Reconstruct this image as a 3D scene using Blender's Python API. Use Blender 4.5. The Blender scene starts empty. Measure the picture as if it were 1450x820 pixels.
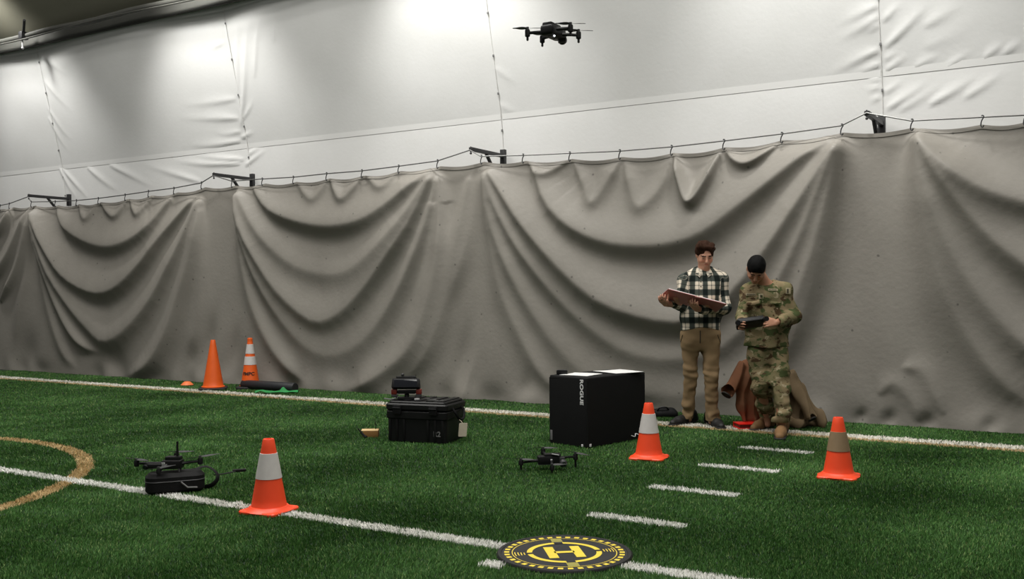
import bpy, bmesh, math, random
import numpy as np
from mathutils import Vector, Matrix
from mathutils.bvhtree import BVHTree

random.seed(7)
rng = np.random.default_rng(7)
scene = bpy.context.scene
COL = scene.collection

# ------------------------------------------------------------------ camera
CAM = np.array([2.5744, -4.1812, 1.3094])
YAW, PITCH, ROLL, FPX = -0.5451, -0.0006, -0.0072, 1383.06
_cy, _sy, _cp, _sp = math.cos(YAW), math.sin(YAW), math.cos(PITCH), math.sin(PITCH)
_f0 = np.array([_sy, _cy, 0.0]); _r0 = np.array([_cy, -_sy, 0.0]); _u0 = np.array([0, 0, 1.0])
FW = _f0 * _cp + _u0 * _sp
_u = _u0 * _cp - _f0 * _sp
RT = _r0 * math.cos(ROLL) + _u * math.sin(ROLL)
UP = _u * math.cos(ROLL) - _r0 * math.sin(ROLL)
cam_data = bpy.data.cameras.new('camera')
cam = bpy.data.objects.new('camera', cam_data)
COL.objects.link(cam)
cam_data.sensor_width = 36.0
cam_data.lens = FPX / 1450.0 * 36.0
cam_data.clip_end = 200
m4 = Matrix.Identity(4)
for i in range(3):
    m4[i][0], m4[i][1], m4[i][2], m4[i][3] = RT[i], UP[i], -FW[i], CAM[i]
cam.matrix_world = m4
scene.camera = cam

# ------------------------------------------------------------------ world, lights, exposure
scene.view_settings.view_transform = 'Standard'
scene.view_settings.look = 'None'
scene.view_settings.gamma = 1.0
scene.view_settings.use_curve_mapping = False
scene.view_settings.exposure = 0.0
world = bpy.data.worlds.new('hall_ambient')
scene.world = world
world.use_nodes = True
bg = world.node_tree.nodes['Background']
bg.inputs[0].default_value = (1.0, 0.985, 0.94, 1)
bg.inputs[1].default_value = 0.14

def area_light(name, loc, size, power, color=(1, 0.98, 0.93), target=None):
    d = bpy.data.lights.new(name, 'AREA'); d.energy = power; d.color = color
    d.shape = 'RECTANGLE'; d.size, d.size_y = size
    o = bpy.data.objects.new(name, d); COL.objects.link(o); o.location = loc
    if target is not None:
        o.rotation_euler = (Vector(target) - Vector(loc)).to_track_quat('-Z', 'Y').to_euler()
    return o
# banks of high lamps over the pitch
area_light('hall_lamp_bank_near', (-2.0, 1.0, 9.5), (16, 2.5), 1380)
area_light('hall_lamp_bank_rear', (-1.0, -7.0, 9.5), (16, 2.5), 500)
LAMP_X = (-17.5, -13.1, -8.65, -4.3, 0.25, 4.7)
LAMP_Y, LAMP_Z, LAMP_POWER = 4.4, 6.65, 680

# ------------------------------------------------------------------ coordinates read off the picture
def ray(x, y):
    return FW + RT * ((x - 725.0) / FPX) - UP * ((y - 410.0) / FPX)
def ground(x, y, z=0.0):
    d = ray(x, y); return CAM + d * ((z - CAM[2]) / d[2])
def onY(x, y, Y):
    d = ray(x, y); return CAM + d * ((Y - CAM[1]) / d[1])
def at(x, y, depth):
    return CAM + ray(x, y) * depth
def depth_of(P):
    return float(np.dot(np.asarray(P) - CAM, FW))
EX = np.array([_cy, -_sy, 0.0])          # to the right as the camera stands
EY = np.array([_sy, _cy, 0.0])           # away from the camera
VIEW_ROT = math.atan2(EX[1], EX[0])
G = -0.012                                # soil level under the turf fibres

# ------------------------------------------------------------------ materials
def mat(name, color, rough=0.6, var=0.0, scale=8.0, bump=0.0, bscale=60.0, metal=0.0, spec=0.5, color2=None, emit=None, coat=0.0):
    m = bpy.data.materials.new(name); m.use_nodes = True
    nt = m.node_tree; b = nt.nodes['Principled BSDF']
    b.inputs['Base Color'].default_value = (*color, 1)
    b.inputs['Roughness'].default_value = rough
    b.inputs['Metallic'].default_value = metal
    b.inputs['Specular IOR Level'].default_value = spec
    if coat: b.inputs['Coat Weight'].default_value = coat
    tc = nt.nodes.new('ShaderNodeTexCoord')
    if var > 0 or color2:
        n = nt.nodes.new('ShaderNodeTexNoise'); n.inputs['Scale'].default_value = scale
        n.inputs['Detail'].default_value = 5
        nt.links.new(tc.outputs['Object'], n.inputs['Vector'])
        r = nt.nodes.new('ShaderNodeMix'); r.data_type = 'RGBA'
        c2 = color2 or tuple(min(1, c * (1 + var)) for c in color)
        c1 = color if color2 else tuple(c * (1 - var) for c in color)
        r.inputs[6].default_value = (*c1, 1); r.inputs[7].default_value = (*c2, 1)
        nt.links.new(n.outputs['Fac'], r.inputs[0]); nt.links.new(r.outputs[2], b.inputs['Base Color'])
    if bump > 0:
        n2 = nt.nodes.new('ShaderNodeTexNoise'); n2.inputs['Scale'].default_value = bscale
        n2.inputs['Detail'].default_value = 4
        nt.links.new(tc.outputs['Object'], n2.inputs['Vector'])
        bp = nt.nodes.new('ShaderNodeBump'); bp.inputs['Strength'].default_value = bump
        bp.inputs['Distance'].default_value = 0.004
        nt.links.new(n2.outputs['Fac'], bp.inputs['Height']); nt.links.new(bp.outputs['Normal'], b.inputs['Normal'])
    if emit:
        b.inputs['Emission Color'].default_value = (*emit[0], 1); b.inputs['Emission Strength'].default_value = emit[1]
    return m
def srgb(r, g, b):
    return tuple(((c / 255) / 12.92 if c <= 10 else (((c / 255) + 0.055) / 1.055) ** 2.4) for c in (r, g, b))

M = {}
M['black_plastic'] = mat('black_plastic', (0.0055, 0.0055, 0.006), 0.45, 0.3, 20, 0.15, 200, spec=0.3)
M['black_matte'] = mat('black_matte', (0.0045, 0.0045, 0.005), 0.7, 0.3, 12, 0.2, 150, spec=0.25)
M['dark_grey'] = mat('dark_grey', (0.03, 0.03, 0.032), 0.5, 0.2, 20)
M['mid_grey'] = mat('mid_grey', (0.16, 0.16, 0.16), 0.5, 0.2, 20)
M['lens'] = mat('lens_glass', (0.005, 0.006, 0.01), 0.08, spec=0.8)
M['silver'] = mat('silver', (0.55, 0.55, 0.55), 0.35, 0.1, 30, metal=0.3)
M['white_led'] = mat('white_led', (1, 1, 1), 0.4, emit=((0.9, 0.95, 1), 4.0))
M['prop'] = mat('propeller_plastic', (0.05, 0.05, 0.052), 0.35, 0.2, 30)
M['paper'] = mat('paper', (0.78, 0.78, 0.77), 0.75, 0.04, 9)
M['white_print'] = mat('white_print', (0.7, 0.7, 0.7), 0.7, 0.1, 30)
M['grey_print'] = mat('grey_print', (0.16, 0.16, 0.16), 0.7, 0.2, 60)
M['black_print'] = mat('black_print', (0.03, 0.012, 0.008), 0.8, 0.2, 60)
M['cone_red'] = mat('cone_red_orange', (1.0, 0.078, 0.020), 0.42, 0.10, 7, 0.08, 40)
M['cone_orange'] = mat('cone_orange', (0.80, 0.115, 0.010), 0.5, 0.10, 7, 0.08, 40)
M['collar_white'] = mat('reflective_collar', (0.60, 0.57, 0.55), 0.45, 0.10, 25, 0.1, 120)
M['collar_tan'] = mat('dulled_collar', srgb(138, 116, 88), 0.55, 0.18, 18, 0.1, 120)
M['disc_orange'] = mat('disc_orange', (0.85, 0.20, 0.06), 0.5, 0.08, 9)
M['rubber'] = mat('black_rubber', (0.012, 0.011, 0.012), 0.65, 0.3, 18, 0.2, 90)
M['foam'] = mat('foam_roller_black', (0.013, 0.014, 0.017), 0.55, 0.3, 40, 0.3, 160)
M['bracket'] = mat('bracket_steel', (0.018, 0.018, 0.019), 0.5, 0.3, 20)
M['steel_cable'] = mat('steel_cable', (0.16, 0.16, 0.155), 0.45, 0.15, 60, metal=0.6)
M['pad'] = mat('pad_black', (0.012, 0.012, 0.0135), 0.6, 0.25, 14, 0.1, 120)
M['pad_rim'] = mat('pad_rim_black', (0.006, 0.006, 0.006), 0.6, 0.2, 20)
M['yellow'] = mat('pad_yellow', (0.78, 0.60, 0.055), 0.6, 0.08, 20)
M['olive'] = mat('pad_olive', (0.30, 0.27, 0.06), 0.6, 0.2, 60)
M['card'] = mat('cardboard', (0.26, 0.13, 0.035), 0.8, 0.2, 14)
M['card_light'] = mat('cardboard_light', (0.62, 0.44, 0.22), 0.8, 0.1, 14)
M['red'] = mat('red_plastic', (0.85, 0.020, 0.012), 0.35, 0.1, 14)
M['red_dark'] = mat('dull_red', (0.17, 0.018, 0.010), 0.5, 0.2, 30)
M['binder'] = mat('binder_pink_maroon', (0.50, 0.20, 0.20), 0.5, 0.12, 9)
M['tag'] = mat('paper_tag', (0.58, 0.52, 0.40), 0.7, 0.12, 40)
M['green_cloth'] = mat('green_cloth', (0.012, 0.17, 0.035), 0.7, 0.4, 14, color2=(0.03, 0.33, 0.09))
M['shoe'] = mat('dark_shoe', (0.010, 0.009, 0.009), 0.6, 0.3, 20)
M['boot'] = mat('coyote_boot', (0.20, 0.108, 0.042), 0.75, 0.22, 22, 0.25, 120)
M['hair_brown'] = mat('hair_brown', (0.034, 0.014, 0.007), 0.8, 0.5, 55, 0.6, 110, spec=0.15)
M['hair_black'] = mat('hair_black', (0.003, 0.003, 0.003), 0.7, 0.5, 60, 0.5, 120, spec=0.12)
M['coat_rust'] = mat('rust_coat', (0.20, 0.080, 0.034), 0.85, 0.22, 9, 0.3, 120)
M['coat_olive'] = mat('olive_brown_coat', (0.135, 0.092, 0.046), 0.85, 0.25, 9, 0.3, 120)
M['coat_lining'] = mat('dark_lining', (0.02, 0.017, 0.014), 0.9)
M['chino'] = mat('tan_chino', (0.27, 0.18, 0.090), 0.85, 0.14, 14, 0.3, 180)
M['belt'] = mat('dark_belt', (0.02, 0.015, 0.012), 0.6)
M['tshirt_grey'] = mat('grey_collar', (0.05, 0.05, 0.05), 0.8)
M['patch_tan'] = mat('patch_tan', (0.40, 0.34, 0.22), 0.8, 0.15, 90)
M['patch_dark'] = mat('patch_dark', (0.05, 0.045, 0.025), 0.8)

def attr_color_mat(name, attr, rough=0.6, spec=0.3, bump=0.0, sss=0.0):
    m = bpy.data.materials.new(name); m.use_nodes = True
    nt = m.node_tree; b = nt.nodes['Principled BSDF']
    a = nt.nodes.new('ShaderNodeAttribute'); a.attribute_name = attr
    nt.links.new(a.outputs['Color'], b.inputs['Base Color'])
    b.inputs['Roughness'].default_value = rough; b.inputs['Specular IOR Level'].default_value = spec
    if sss: b.inputs['Subsurface Weight'].default_value = sss; b.inputs['Subsurface Radius'].default_value = (0.02, 0.008, 0.004)
    return m
M['skin_a'] = attr_color_mat('skin_pale', 'tint', 0.5, 0.4)
M['skin_b'] = attr_color_mat('skin_tan', 'tint', 0.5, 0.4)
M['turf'] = attr_color_mat('turf_fibre', 'tint', 0.55, 0.25)

def plaid_mat():
    m = bpy.data.materials.new('plaid_flannel'); m.use_nodes = True
    nt = m.node_tree; b = nt.nodes['Principled BSDF']; N = nt.nodes; L = nt.links
    a = N.new('ShaderNodeAttribute'); a.attribute_name = 'weave'
    sep = N.new('ShaderNodeSeparateXYZ'); L.new(a.outputs['Vector'], sep.inputs[0])
    def mth(op, x, y=None):
        n = N.new('ShaderNodeMath'); n.operation = op
        for i, v in enumerate((x, y)):
            if v is None: continue
            if isinstance(v, (int, float)): n.inputs[i].default_value = v
            else: L.new(v, n.inputs[i])
        return n.outputs[0]
    def band(src, period, centre, half, soft=0.04):
        fr = mth('FRACT', mth('ADD', mth('DIVIDE', src, period), 50.0 - centre + 0.5))
        d = mth('ABSOLUTE', mth('SUBTRACT', fr, 0.5))
        mr = N.new('ShaderNodeMapRange'); mr.inputs[1].default_value = half + soft; mr.inputs[2].default_value = half - soft
        L.new(d, mr.inputs[0]); return mr.outputs[0]
    PU, PV = 0.098, 0.132
    du = mth('MAXIMUM', band(sep.outputs[0], PU, 0.0, 0.20), mth('MULTIPLY', band(sep.outputs[0], PU, 0.5, 0.03, 0.02), 0.7))
    dv = mth('MAXIMUM', band(sep.outputs[1], PV, 0.0, 0.22), mth('MULTIPLY', band(sep.outputs[1], PV, 0.5, 0.025, 0.02), 0.7))
    tot = mth('MULTIPLY', mth('ADD', du, dv), 0.5)
    cr = N.new('ShaderNodeValToRGB'); L.new(tot, cr.inputs[0])
    e = cr.color_ramp.elements; e[0].position = 0.0; e[0].color = (0.74, 0.66, 0.54, 1)
    e[1].position = 1.0; e[1].color = (0.006, 0.011, 0.010, 1)
    k = e.new(0.5); k.color = (0.062, 0.072, 0.062, 1)
    L.new(cr.outputs[0], b.inputs['Base Color'])
    b.inputs['Roughness'].default_value = 0.9; b.inputs['Specular IOR Level'].default_value = 0.2
    return m
M['plaid'] = plaid_mat()

def camo_mat():
    m = bpy.data.materials.new('woodland_camouflage'); m.use_nodes = True
    nt = m.node_tree; b = nt.nodes['Principled BSDF']; N = nt.nodes; L = nt.links
    tc = N.new('ShaderNodeTexCoord')
    def noise(scale, off, stretch=(1, 1, 1.6), det=3):
        mp = N.new('ShaderNodeMapping'); mp.inputs['Location'].default_value = (off, off * 1.7, -off); mp.inputs['Scale'].default_value = stretch
        L.new(tc.outputs['Object'], mp.inputs[0])
        n = N.new('ShaderNodeTexNoise'); n.inputs['Scale'].default_value = scale; n.inputs['Detail'].default_value = det
        n.inputs['Distortion'].default_value = 0.5
        L.new(mp.outputs[0], n.inputs['Vector']); return n.outputs['Fac']
    def step(src, t, w=0.02):
        mr = N.new('ShaderNodeMapRange'); mr.inputs[1].default_value = t - w; mr.inputs[2].default_value = t + w
        L.new(src, mr.inputs[0]); return mr.outputs[0]
    def mix(fac, a, c):
        r = N.new('ShaderNodeMix'); r.data_type = 'RGBA'; L.new(fac, r.inputs[0])
        if isinstance(a, tuple): r.inputs[6].default_value = (*a, 1)
        else: L.new(a, r.inputs[6])
        r.inputs[7].default_value = (*c, 1); return r.outputs[2]
    c = mix(step(noise(6, 0.0), 0.5, 0.06), (0.235, 0.180, 0.100), (0.160, 0.142, 0.070))
    c = mix(step(noise(10, 3.1), 0.555), c, (0.062, 0.080, 0.028))
    c = mix(step(noise(12, 7.7), 0.60), c, (0.070, 0.042, 0.020))
    c = mix(step(noise(16, 11.3), 0.645), c, (0.32, 0.27, 0.17))
    L.new(c, b.inputs['Base Color'])
    b.inputs['Roughness'].default_value = 0.85; b.inputs['Specular IOR Level'].default_value = 0.2
    return m
M['camo'] = camo_mat()

def tarp_mat(name, base, dark, speck, scale_main=1.3, grain=0.12):
    m = bpy.data.materials.new(name); m.use_nodes = True
    nt = m.node_tree; b = nt.nodes['Principled BSDF']; N = nt.nodes; L = nt.links
    tc = N.new('ShaderNodeTexCoord')
    n = N.new('ShaderNodeTexNoise'); n.inputs['Scale'].default_value = scale_main; n.inputs['Detail'].default_value = 8
    n.inputs['Roughness'].default_value = 0.65
    L.new(tc.outputs['Object'], n.inputs['Vector'])
    mx = N.new('ShaderNodeMix'); mx.data_type = 'RGBA'
    mx.inputs[6].default_value = (*dark, 1); mx.inputs[7].default_value = (*base, 1)
    mr = N.new('ShaderNodeMapRange'); mr.inputs[1].default_value = 0.3; mr.inputs[2].default_value = 0.65
    L.new(n.outputs['Fac'], mr.inputs[0]); L.new(mr.outputs[0], mx.inputs[0])
    out = mx.outputs[2]
    if speck > 0:                         # small scuffs and dirt spots
        v = N.new('ShaderNodeTexVoronoi'); v.inputs['Scale'].default_value = 5.0; v.inputs['Randomness'].default_value = 1.0
        L.new(tc.outputs['Object'], v.inputs['Vector'])
        n3 = N.new('ShaderNodeTexNoise'); n3.inputs['Scale'].default_value = 30; L.new(tc.outputs['Object'], n3.inputs['Vector'])
        ad = N.new('ShaderNodeMath'); ad.operation = 'MULTIPLY_ADD'; ad.inputs[1].default_value = 0.10; ad.inputs[2].default_value = 0.0
        L.new(n3.outputs['Fac'], ad.inputs[0])
        sb = N.new('ShaderNodeMath'); sb.operation = 'ADD'; L.new(v.outputs['Distance'], sb.inputs[0]); L.new(ad.outputs[0], sb.inputs[1])
        m2 = N.new('ShaderNodeMapRange'); m2.inputs[1].default_value = 0.130; m2.inputs[2].default_value = 0.085
        m2.inputs[4].default_value = speck
        L.new(sb.outputs[0], m2.inputs[0])
        mx2 = N.new('ShaderNodeMix'); mx2.data_type = 'RGBA'; mx2.inputs[7].default_value = (0.06, 0.056, 0.05, 1)
        L.new(out, mx2.inputs[6]); L.new(m2.outputs[0], mx2.inputs[0]); out = mx2.outputs[2]
    L.new(out, b.inputs['Base Color'])
    b.inputs['Roughness'].default_value = 0.55; b.inputs['Specular IOR Level'].default_value = 0.35
    n2 = N.new('ShaderNodeTexNoise'); n2.inputs['Scale'].default_value = 22; n2.inputs['Detail'].default_value = 7
    L.new(tc.outputs['Object'], n2.inputs['Vector'])
    bp = N.new('ShaderNodeBump'); bp.inputs['Strength'].default_value = grain; bp.inputs['Distance'].default_value = 0.012
    L.new(n2.outputs['Fac'], bp.inputs['Height']); L.new(bp.outputs['Normal'], b.inputs['Normal'])
    return m
M['curtain'] = tarp_mat('grey_vinyl_curtain', (0.262, 0.245, 0.217), (0.220, 0.205, 0.181), 0.65, grain=0.20)
M['liner'] = tarp_mat('white_liner', (0.70, 0.70, 0.69), (0.66, 0.66, 0.645), 0.0)
M['liner_band'] = mat('liner_weld_band', (0.72, 0.72, 0.705), 0.5, 0.03, 3)
M['liner_rope'] = mat('liner_lacing', (0.62, 0.61, 0.59), 0.7, 0.2, 40)
M['ceiling'] = mat('ceiling_fabric', (0.26, 0.25, 0.19), 0.7, 0.12, 1.5)
M['eave_shadow'] = mat('eave_shadow_tone', (0.055, 0.055, 0.048), 0.7, 0.15, 6)  # dark colour stands in for the shade below the eave
M['eave_pipe'] = mat('eave_pipe', (0.07, 0.07, 0.062), 0.5, 0.2, 9)
M['soil'] = mat('turf_backing', (0.012, 0.030, 0.012), 0.9, 0.4, 40, 0.5, 120)
M['lamp_housing'] = mat('lamp_housing', (0.3, 0.3, 0.3), 0.4, 0.1, 10, metal=0.5)
M['lamp_glow'] = mat('lamp_glass', (1, 1, 1), 0.4, emit=((1, 0.98, 0.93), 6.0))

# ------------------------------------------------------------------ shape helpers: each returns (verts, faces)
def box(c, s, bevel=0.0, R=None, seg=2, taper=1.0):
    bm = bmesh.new(); bmesh.ops.create_cube(bm, size=1.0)
    for v in bm.verts:
        k = taper if v.co.z < 0 else 1.0
        v.co = Vector((v.co.x * s[0] * k, v.co.y * s[1] * k, v.co.z * s[2]))
    if bevel > 0:
        bmesh.ops.bevel(bm, geom=list(bm.edges), offset=bevel, segments=seg, affect='EDGES', profile=0.6)
    bm.verts.index_update()
    V = np.array([v.co[:] for v in bm.verts]); F = [[v.index for v in f.verts] for f in bm.faces]; bm.free()
    if R is not None: V = V @ np.asarray(R).T
    return V + np.asarray(c), F
def frame(d):
    d = np.asarray(d, float); d = d / np.linalg.norm(d)
    a = np.array([0, 0, 1.0]) if abs(d[2]) < 0.9 else np.array([1.0, 0, 0])
    u = np.cross(a, d); u /= np.linalg.norm(u); return u, np.cross(d, u), d
def cyl(p0, p1, r0, r1=None, n=12):
    r1 = r0 if r1 is None else r1
    p0, p1 = np.asarray(p0, float), np.asarray(p1, float); u, v, d = frame(p1 - p0)
    A = np.arange(n) * 2 * math.pi / n; ring = np.cos(A)[:, None] * u + np.sin(A)[:, None] * v
    V = np.vstack([p0 + ring * r0, p1 + ring * r1])
    F = [[i, (i + 1) % n, n + (i + 1) % n, n + i] for i in range(n)]
    F += [list(range(n))[::-1], list(range(n, 2 * n))]
    return V, F
def tube(path, r, n=8, flat=None):
    path = np.asarray(path, float); V = []; F = []
    m = len(path); u0 = None
    for i in range(m):
        d = path[min(i + 1, m - 1)] - path[max(i - 1, 0)]
        d = d / np.linalg.norm(d)
        if u0 is None: u0 = frame(d)[0]
        u0 = u0 - d * np.dot(u0, d); u0 /= np.linalg.norm(u0); v0 = np.cross(d, u0)
        rr = r[i] if hasattr(r, '__len__') else r
        for k in range(n):
            a = 2 * math.pi * k / n
            V.append(path[i] + u0 * math.cos(a) * rr + v0 * math.sin(a) * rr * (flat or 1))
    for i in range(m - 1):
        for k in range(n):
            F.append([i * n + k, i * n + (k + 1) % n, (i + 1) * n + (k + 1) % n, (i + 1) * n + k])
    F += [list(range(n))[::-1], list(range((m - 1) * n, m * n))]
    return np.array(V), F
def lathe(profile, n=32, c=(0, 0, 0)):
    V = []; F = []; m = len(profile)
    for r, z in profile:
        for k in range(n):
            a = 2 * math.pi * k / n; V.append((r * math.cos(a) + c[0], r * math.sin(a) + c[1], z + c[2]))
    for i in range(m - 1):
        for k in range(n):
            F.append([i * n + k, i * n + (k + 1) % n, (i + 1) * n + (k + 1) % n, (i + 1) * n + k])
    F += [list(range(n))[::-1], list(range((m - 1) * n, m * n))]
    return np.array(V), F
def ball(c, r, n=12, m=8):
    r = np.asarray(r if hasattr(r, '__len__') else (r, r, r), float)
    prof = [(max(1e-4, math.sin(math.pi * i / m)), -math.cos(math.pi * i / m)) for i in range(m + 1)]
    V, F = lathe(prof, n); return V * r + np.asarray(c), F
def rounded_prism(w, d, h, rad, z0=0.0, edge=0.006, n=6, top_scale=1.0):
    """upright slab with rounded vertical corners and softened rims"""
    def outline(inset, k=1.0):
        P = []
        for sx, sy, a0 in ((1, 1, 0), (-1, 1, 90), (-1, -1, 180), (1, -1, 270)):
            for i in range(n + 1):
                a = math.radians(a0 + 90 * i / n); rr = max(rad - inset, 1e-3)
                P.append((k * (sx * (w / 2 - rad) + rr * math.cos(a)), k * (sy * (d / 2 - rad) + rr * math.sin(a))))
        return P
    layers = [(edge, z0, 1), (0, z0 + edge, 1), (0, z0 + h - edge, top_scale), (edge, z0 + h, top_scale)]
    V = []; F = []; q = 4 * (n + 1)
    for ins, z, k in layers: V += [(x, y, z) for x, y in outline(ins, k)]
    for i in range(len(layers) - 1):
        for k in range(q): F.append([i * q + k, i * q + (k + 1) % q, (i + 1) * q + (k + 1) % q, (i + 1) * q + k])
    F += [list(range(q))[::-1], list(range((len(layers) - 1) * q, len(layers) * q))]
    return np.array(V), F
def text_shape(body, size, extrude=0.001):
    c = bpy.data.curves.new('lettering', 'FONT'); c.body = body; c.size = size; c.extrude = extrude
    c.align_x = 'CENTER'; c.align_y = 'CENTER'; c.resolution_u = 3; c.offset = 0.03 * size
    o = bpy.data.objects.new('lettering', c); COL.objects.link(o)
    bpy.context.view_layer.update()
    me = o.to_mesh(); V = np.array([v.co[:] for v in me.vertices]); F = [list(p.vertices) for p in me.polygons]
    o.to_mesh_clear(); bpy.data.objects.remove(o); bpy.data.curves.remove(c)
    return V, F
def xf(g, R=None, t=(0, 0, 0), s=1.0):
    V, F = g; V = np.asarray(V) * s
    if R is not None: V = V @ np.asarray(R).T
    return V + np.asarray(t), F
def rotz(a):
    c, s = math.cos(a), math.sin(a); return np.array([[c, -s, 0], [s, c, 0], [0, 0, 1.0]])
def rotx(a):
    c, s = math.cos(a), math.sin(a); return np.array([[1.0, 0, 0], [0, c, -s], [0, s, c]])
def roty(a):
    c, s = math.cos(a), math.sin(a); return np.array([[c, 0, s], [0, 1.0, 0], [-s, 0, c]])
def mesh_of(name, shapes, smooth=40):
    if isinstance(shapes, tuple): shapes = [shapes]
    V = []; F = []; off = 0
    for v, f in shapes:
        V.append(np.asarray(v, float)); F += [[i + off for i in p] for p in f]; off += len(v)
    me = bpy.data.meshes.new(name); me.from_pydata(np.vstack(V).tolist(), [], F); me.update()
    if smooth:
        me.shade_smooth()
        if smooth < 180: me.set_sharp_from_angle(angle=math.radians(smooth))
    return me
def obj(name, shapes, material, parent=None, smooth=40, label=None, offset=None):
    me = shapes if isinstance(shapes, bpy.types.Mesh) else mesh_of(name, shapes, smooth)
    if material is not None and not me.materials: me.materials.append(M[material] if isinstance(material, str) else material)
    o = bpy.data.objects.new(name, me); COL.objects.link(o)
    if parent is not None: o.parent = parent
    if label: o['label'] = label
    if offset is not None: o.location = offset
    return o
def tag(o, label, cat, group=None):
    o['label'] = label; o['category'] = cat
    if group: o['group'] = group
    return o
def thing(name, label, cat, loc=(0, 0, 0), rz=0.0, group=None):
    o = bpy.data.objects.new(name, None); COL.objects.link(o); o.empty_display_size = 0.1
    o.location = loc; o.rotation_euler = (0, 0, rz)
    return tag(o, label, cat, group)
def structure(o):
    o['kind'] = 'structure'; return o
def grid_mesh(name, P, wrap=False):
    """P: array (nu, nv, 3)"""
    nu, nv = P.shape[:2]
    idx = np.arange(nu * nv).reshape(nu, nv)
    q = np.stack([idx[:-1, :-1], idx[1:, :-1], idx[1:, 1:], idx[:-1, 1:]], -1).reshape(-1, 4)
    return np_mesh(name, P.reshape(-1, 3), q)
def np_mesh(name, V, Q, smooth=True):
    me = bpy.data.meshes.new(name); V = np.asarray(V, np.float32); Q = np.asarray(Q, np.int32); k = Q.shape[1]
    me.vertices.add(len(V)); me.vertices.foreach_set('co', V.ravel())
    me.loops.add(Q.size); me.loops.foreach_set('vertex_index', Q.ravel())
    me.polygons.add(len(Q)); me.polygons.foreach_set('loop_start', np.arange(0, Q.size, k, dtype=np.int32))
    me.update(calc_edges=True); me.validate()
    if smooth: me.shade_smooth()
    return me
def set_tint(me, C):
    a = me.attributes.new('tint', 'FLOAT_COLOR', 'POINT')
    C = np.asarray(C, np.float32); C4 = np.ones((len(C), 4), np.float32); C4[:, :3] = C
    a.data.foreach_set('color', C4.ravel())

# ------------------------------------------------------------------ cloth folds traced on a sheet: crest lines with a width and a height
def smooth_line(P, n=26):
    P = np.asarray(P, float); m = len(P)
    if m == 2: return P[0] + (P[1] - P[0]) * np.linspace(0, 1, n)[:, None]
    Q = np.vstack([2 * P[0] - P[1], P, 2 * P[-1] - P[-2]]); out = []
    for t in np.linspace(0, m - 1 - 1e-6, n):
        i = int(t); s = t - i; a, b, c, d = Q[i:i + 4]
        out.append(0.5 * (2 * b + (c - a) * s + (2 * a - 5 * b + 4 * c - d) * s * s + (3 * b - a - 3 * c + d) * s ** 3))
    return np.array(out)
def add_fold(H, U, Vv, line, amp, w_up, w_dn, ends=(0.12, 0.12), pin=0.25, mid=1.0):
    """H += ridge along line (sheet coords). ends: fraction over which the height fades in; pin: width left at the ends"""
    L = smooth_line(line); m = len(L)
    lo = L.min(0) - 3 * max(w_up, w_dn); hi = L.max(0) + 3 * max(w_up, w_dn)
    sel = np.where((U > lo[0]) & (U < hi[0]) & (Vv > lo[1]) & (Vv < hi[1]))
    if len(sel[0]) == 0: return
    p = np.stack([U[sel], Vv[sel]], -1)
    best = np.full(len(p), 1e9); bt = np.zeros(len(p)); bs = np.zeros(len(p))
    for i in range(m - 1):
        a, b = L[i], L[i + 1]; ab = b - a; l2 = ab @ ab + 1e-12
        t = np.clip(((p - a) @ ab) / l2, 0, 1); d = p - (a + t[:, None] * ab)
        dd = (d ** 2).sum(1); k = dd < best
        s = ab[0] * d[:, 1] - ab[1] * d[:, 0]
        if ab[0] < 0 or (abs(ab[0]) < 1e-9): s = -s
        best[k] = dd[k]; bt[k] = ((i + t) / (m - 1))[k]; bs[k] = s[k]
    d = np.sqrt(best)
    e0, e1 = ends
    fade = np.clip(bt / e0, 0, 1) if e0 > 0 else 1.0
    if e1 > 0: fade = fade * np.clip((1 - bt) / e1, 0, 1)
    fade = fade * fade * (3 - 2 * fade)
    fade = fade * (1 - (1 - mid) * np.sin(np.pi * np.clip(bt, 0, 1)) ** 3)
    wk = pin + (1 - pin) * np.sin(np.pi * np.clip(bt, 0, 1)) ** 0.75
    fade = fade * np.clip(wk * 1.45, 0, 1)
    w = np.where(bs > 0, w_up, w_dn) * wk
    H[sel] += amp * fade * np.exp(-(d / w) ** 1.65)
def zc(ox, oy, s, pts):
    return [(ox + x / s, oy + y / s) for x, y in pts]

YC = 5.45
def cur(pts):                              # picture -> (X, Z) on the curtain's plane
    return [(lambda q: (q[0], q[2]))(onY(x, y, YC)) for x, y in pts]
WALL_Y0, WALL_Z0, WALL_S = 6.33, 3.1, 0.24
def wal(pts):
    out = []
    n = np.array([0, 1.0, WALL_S]); c = WALL_Y0 + WALL_S * WALL_Z0
    for x, y in pts:
        d = ray(x, y); t = (c - n @ CAM) / (n @ d); q = CAM + d * t; out.append((q[0], q[2]))
    return out

# ================================================================== THE SETTING
floor = structure(obj('floor', box((-5, 1, G - 0.05), (40, 34, 0.1)), 'soil', smooth=0))

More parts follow.
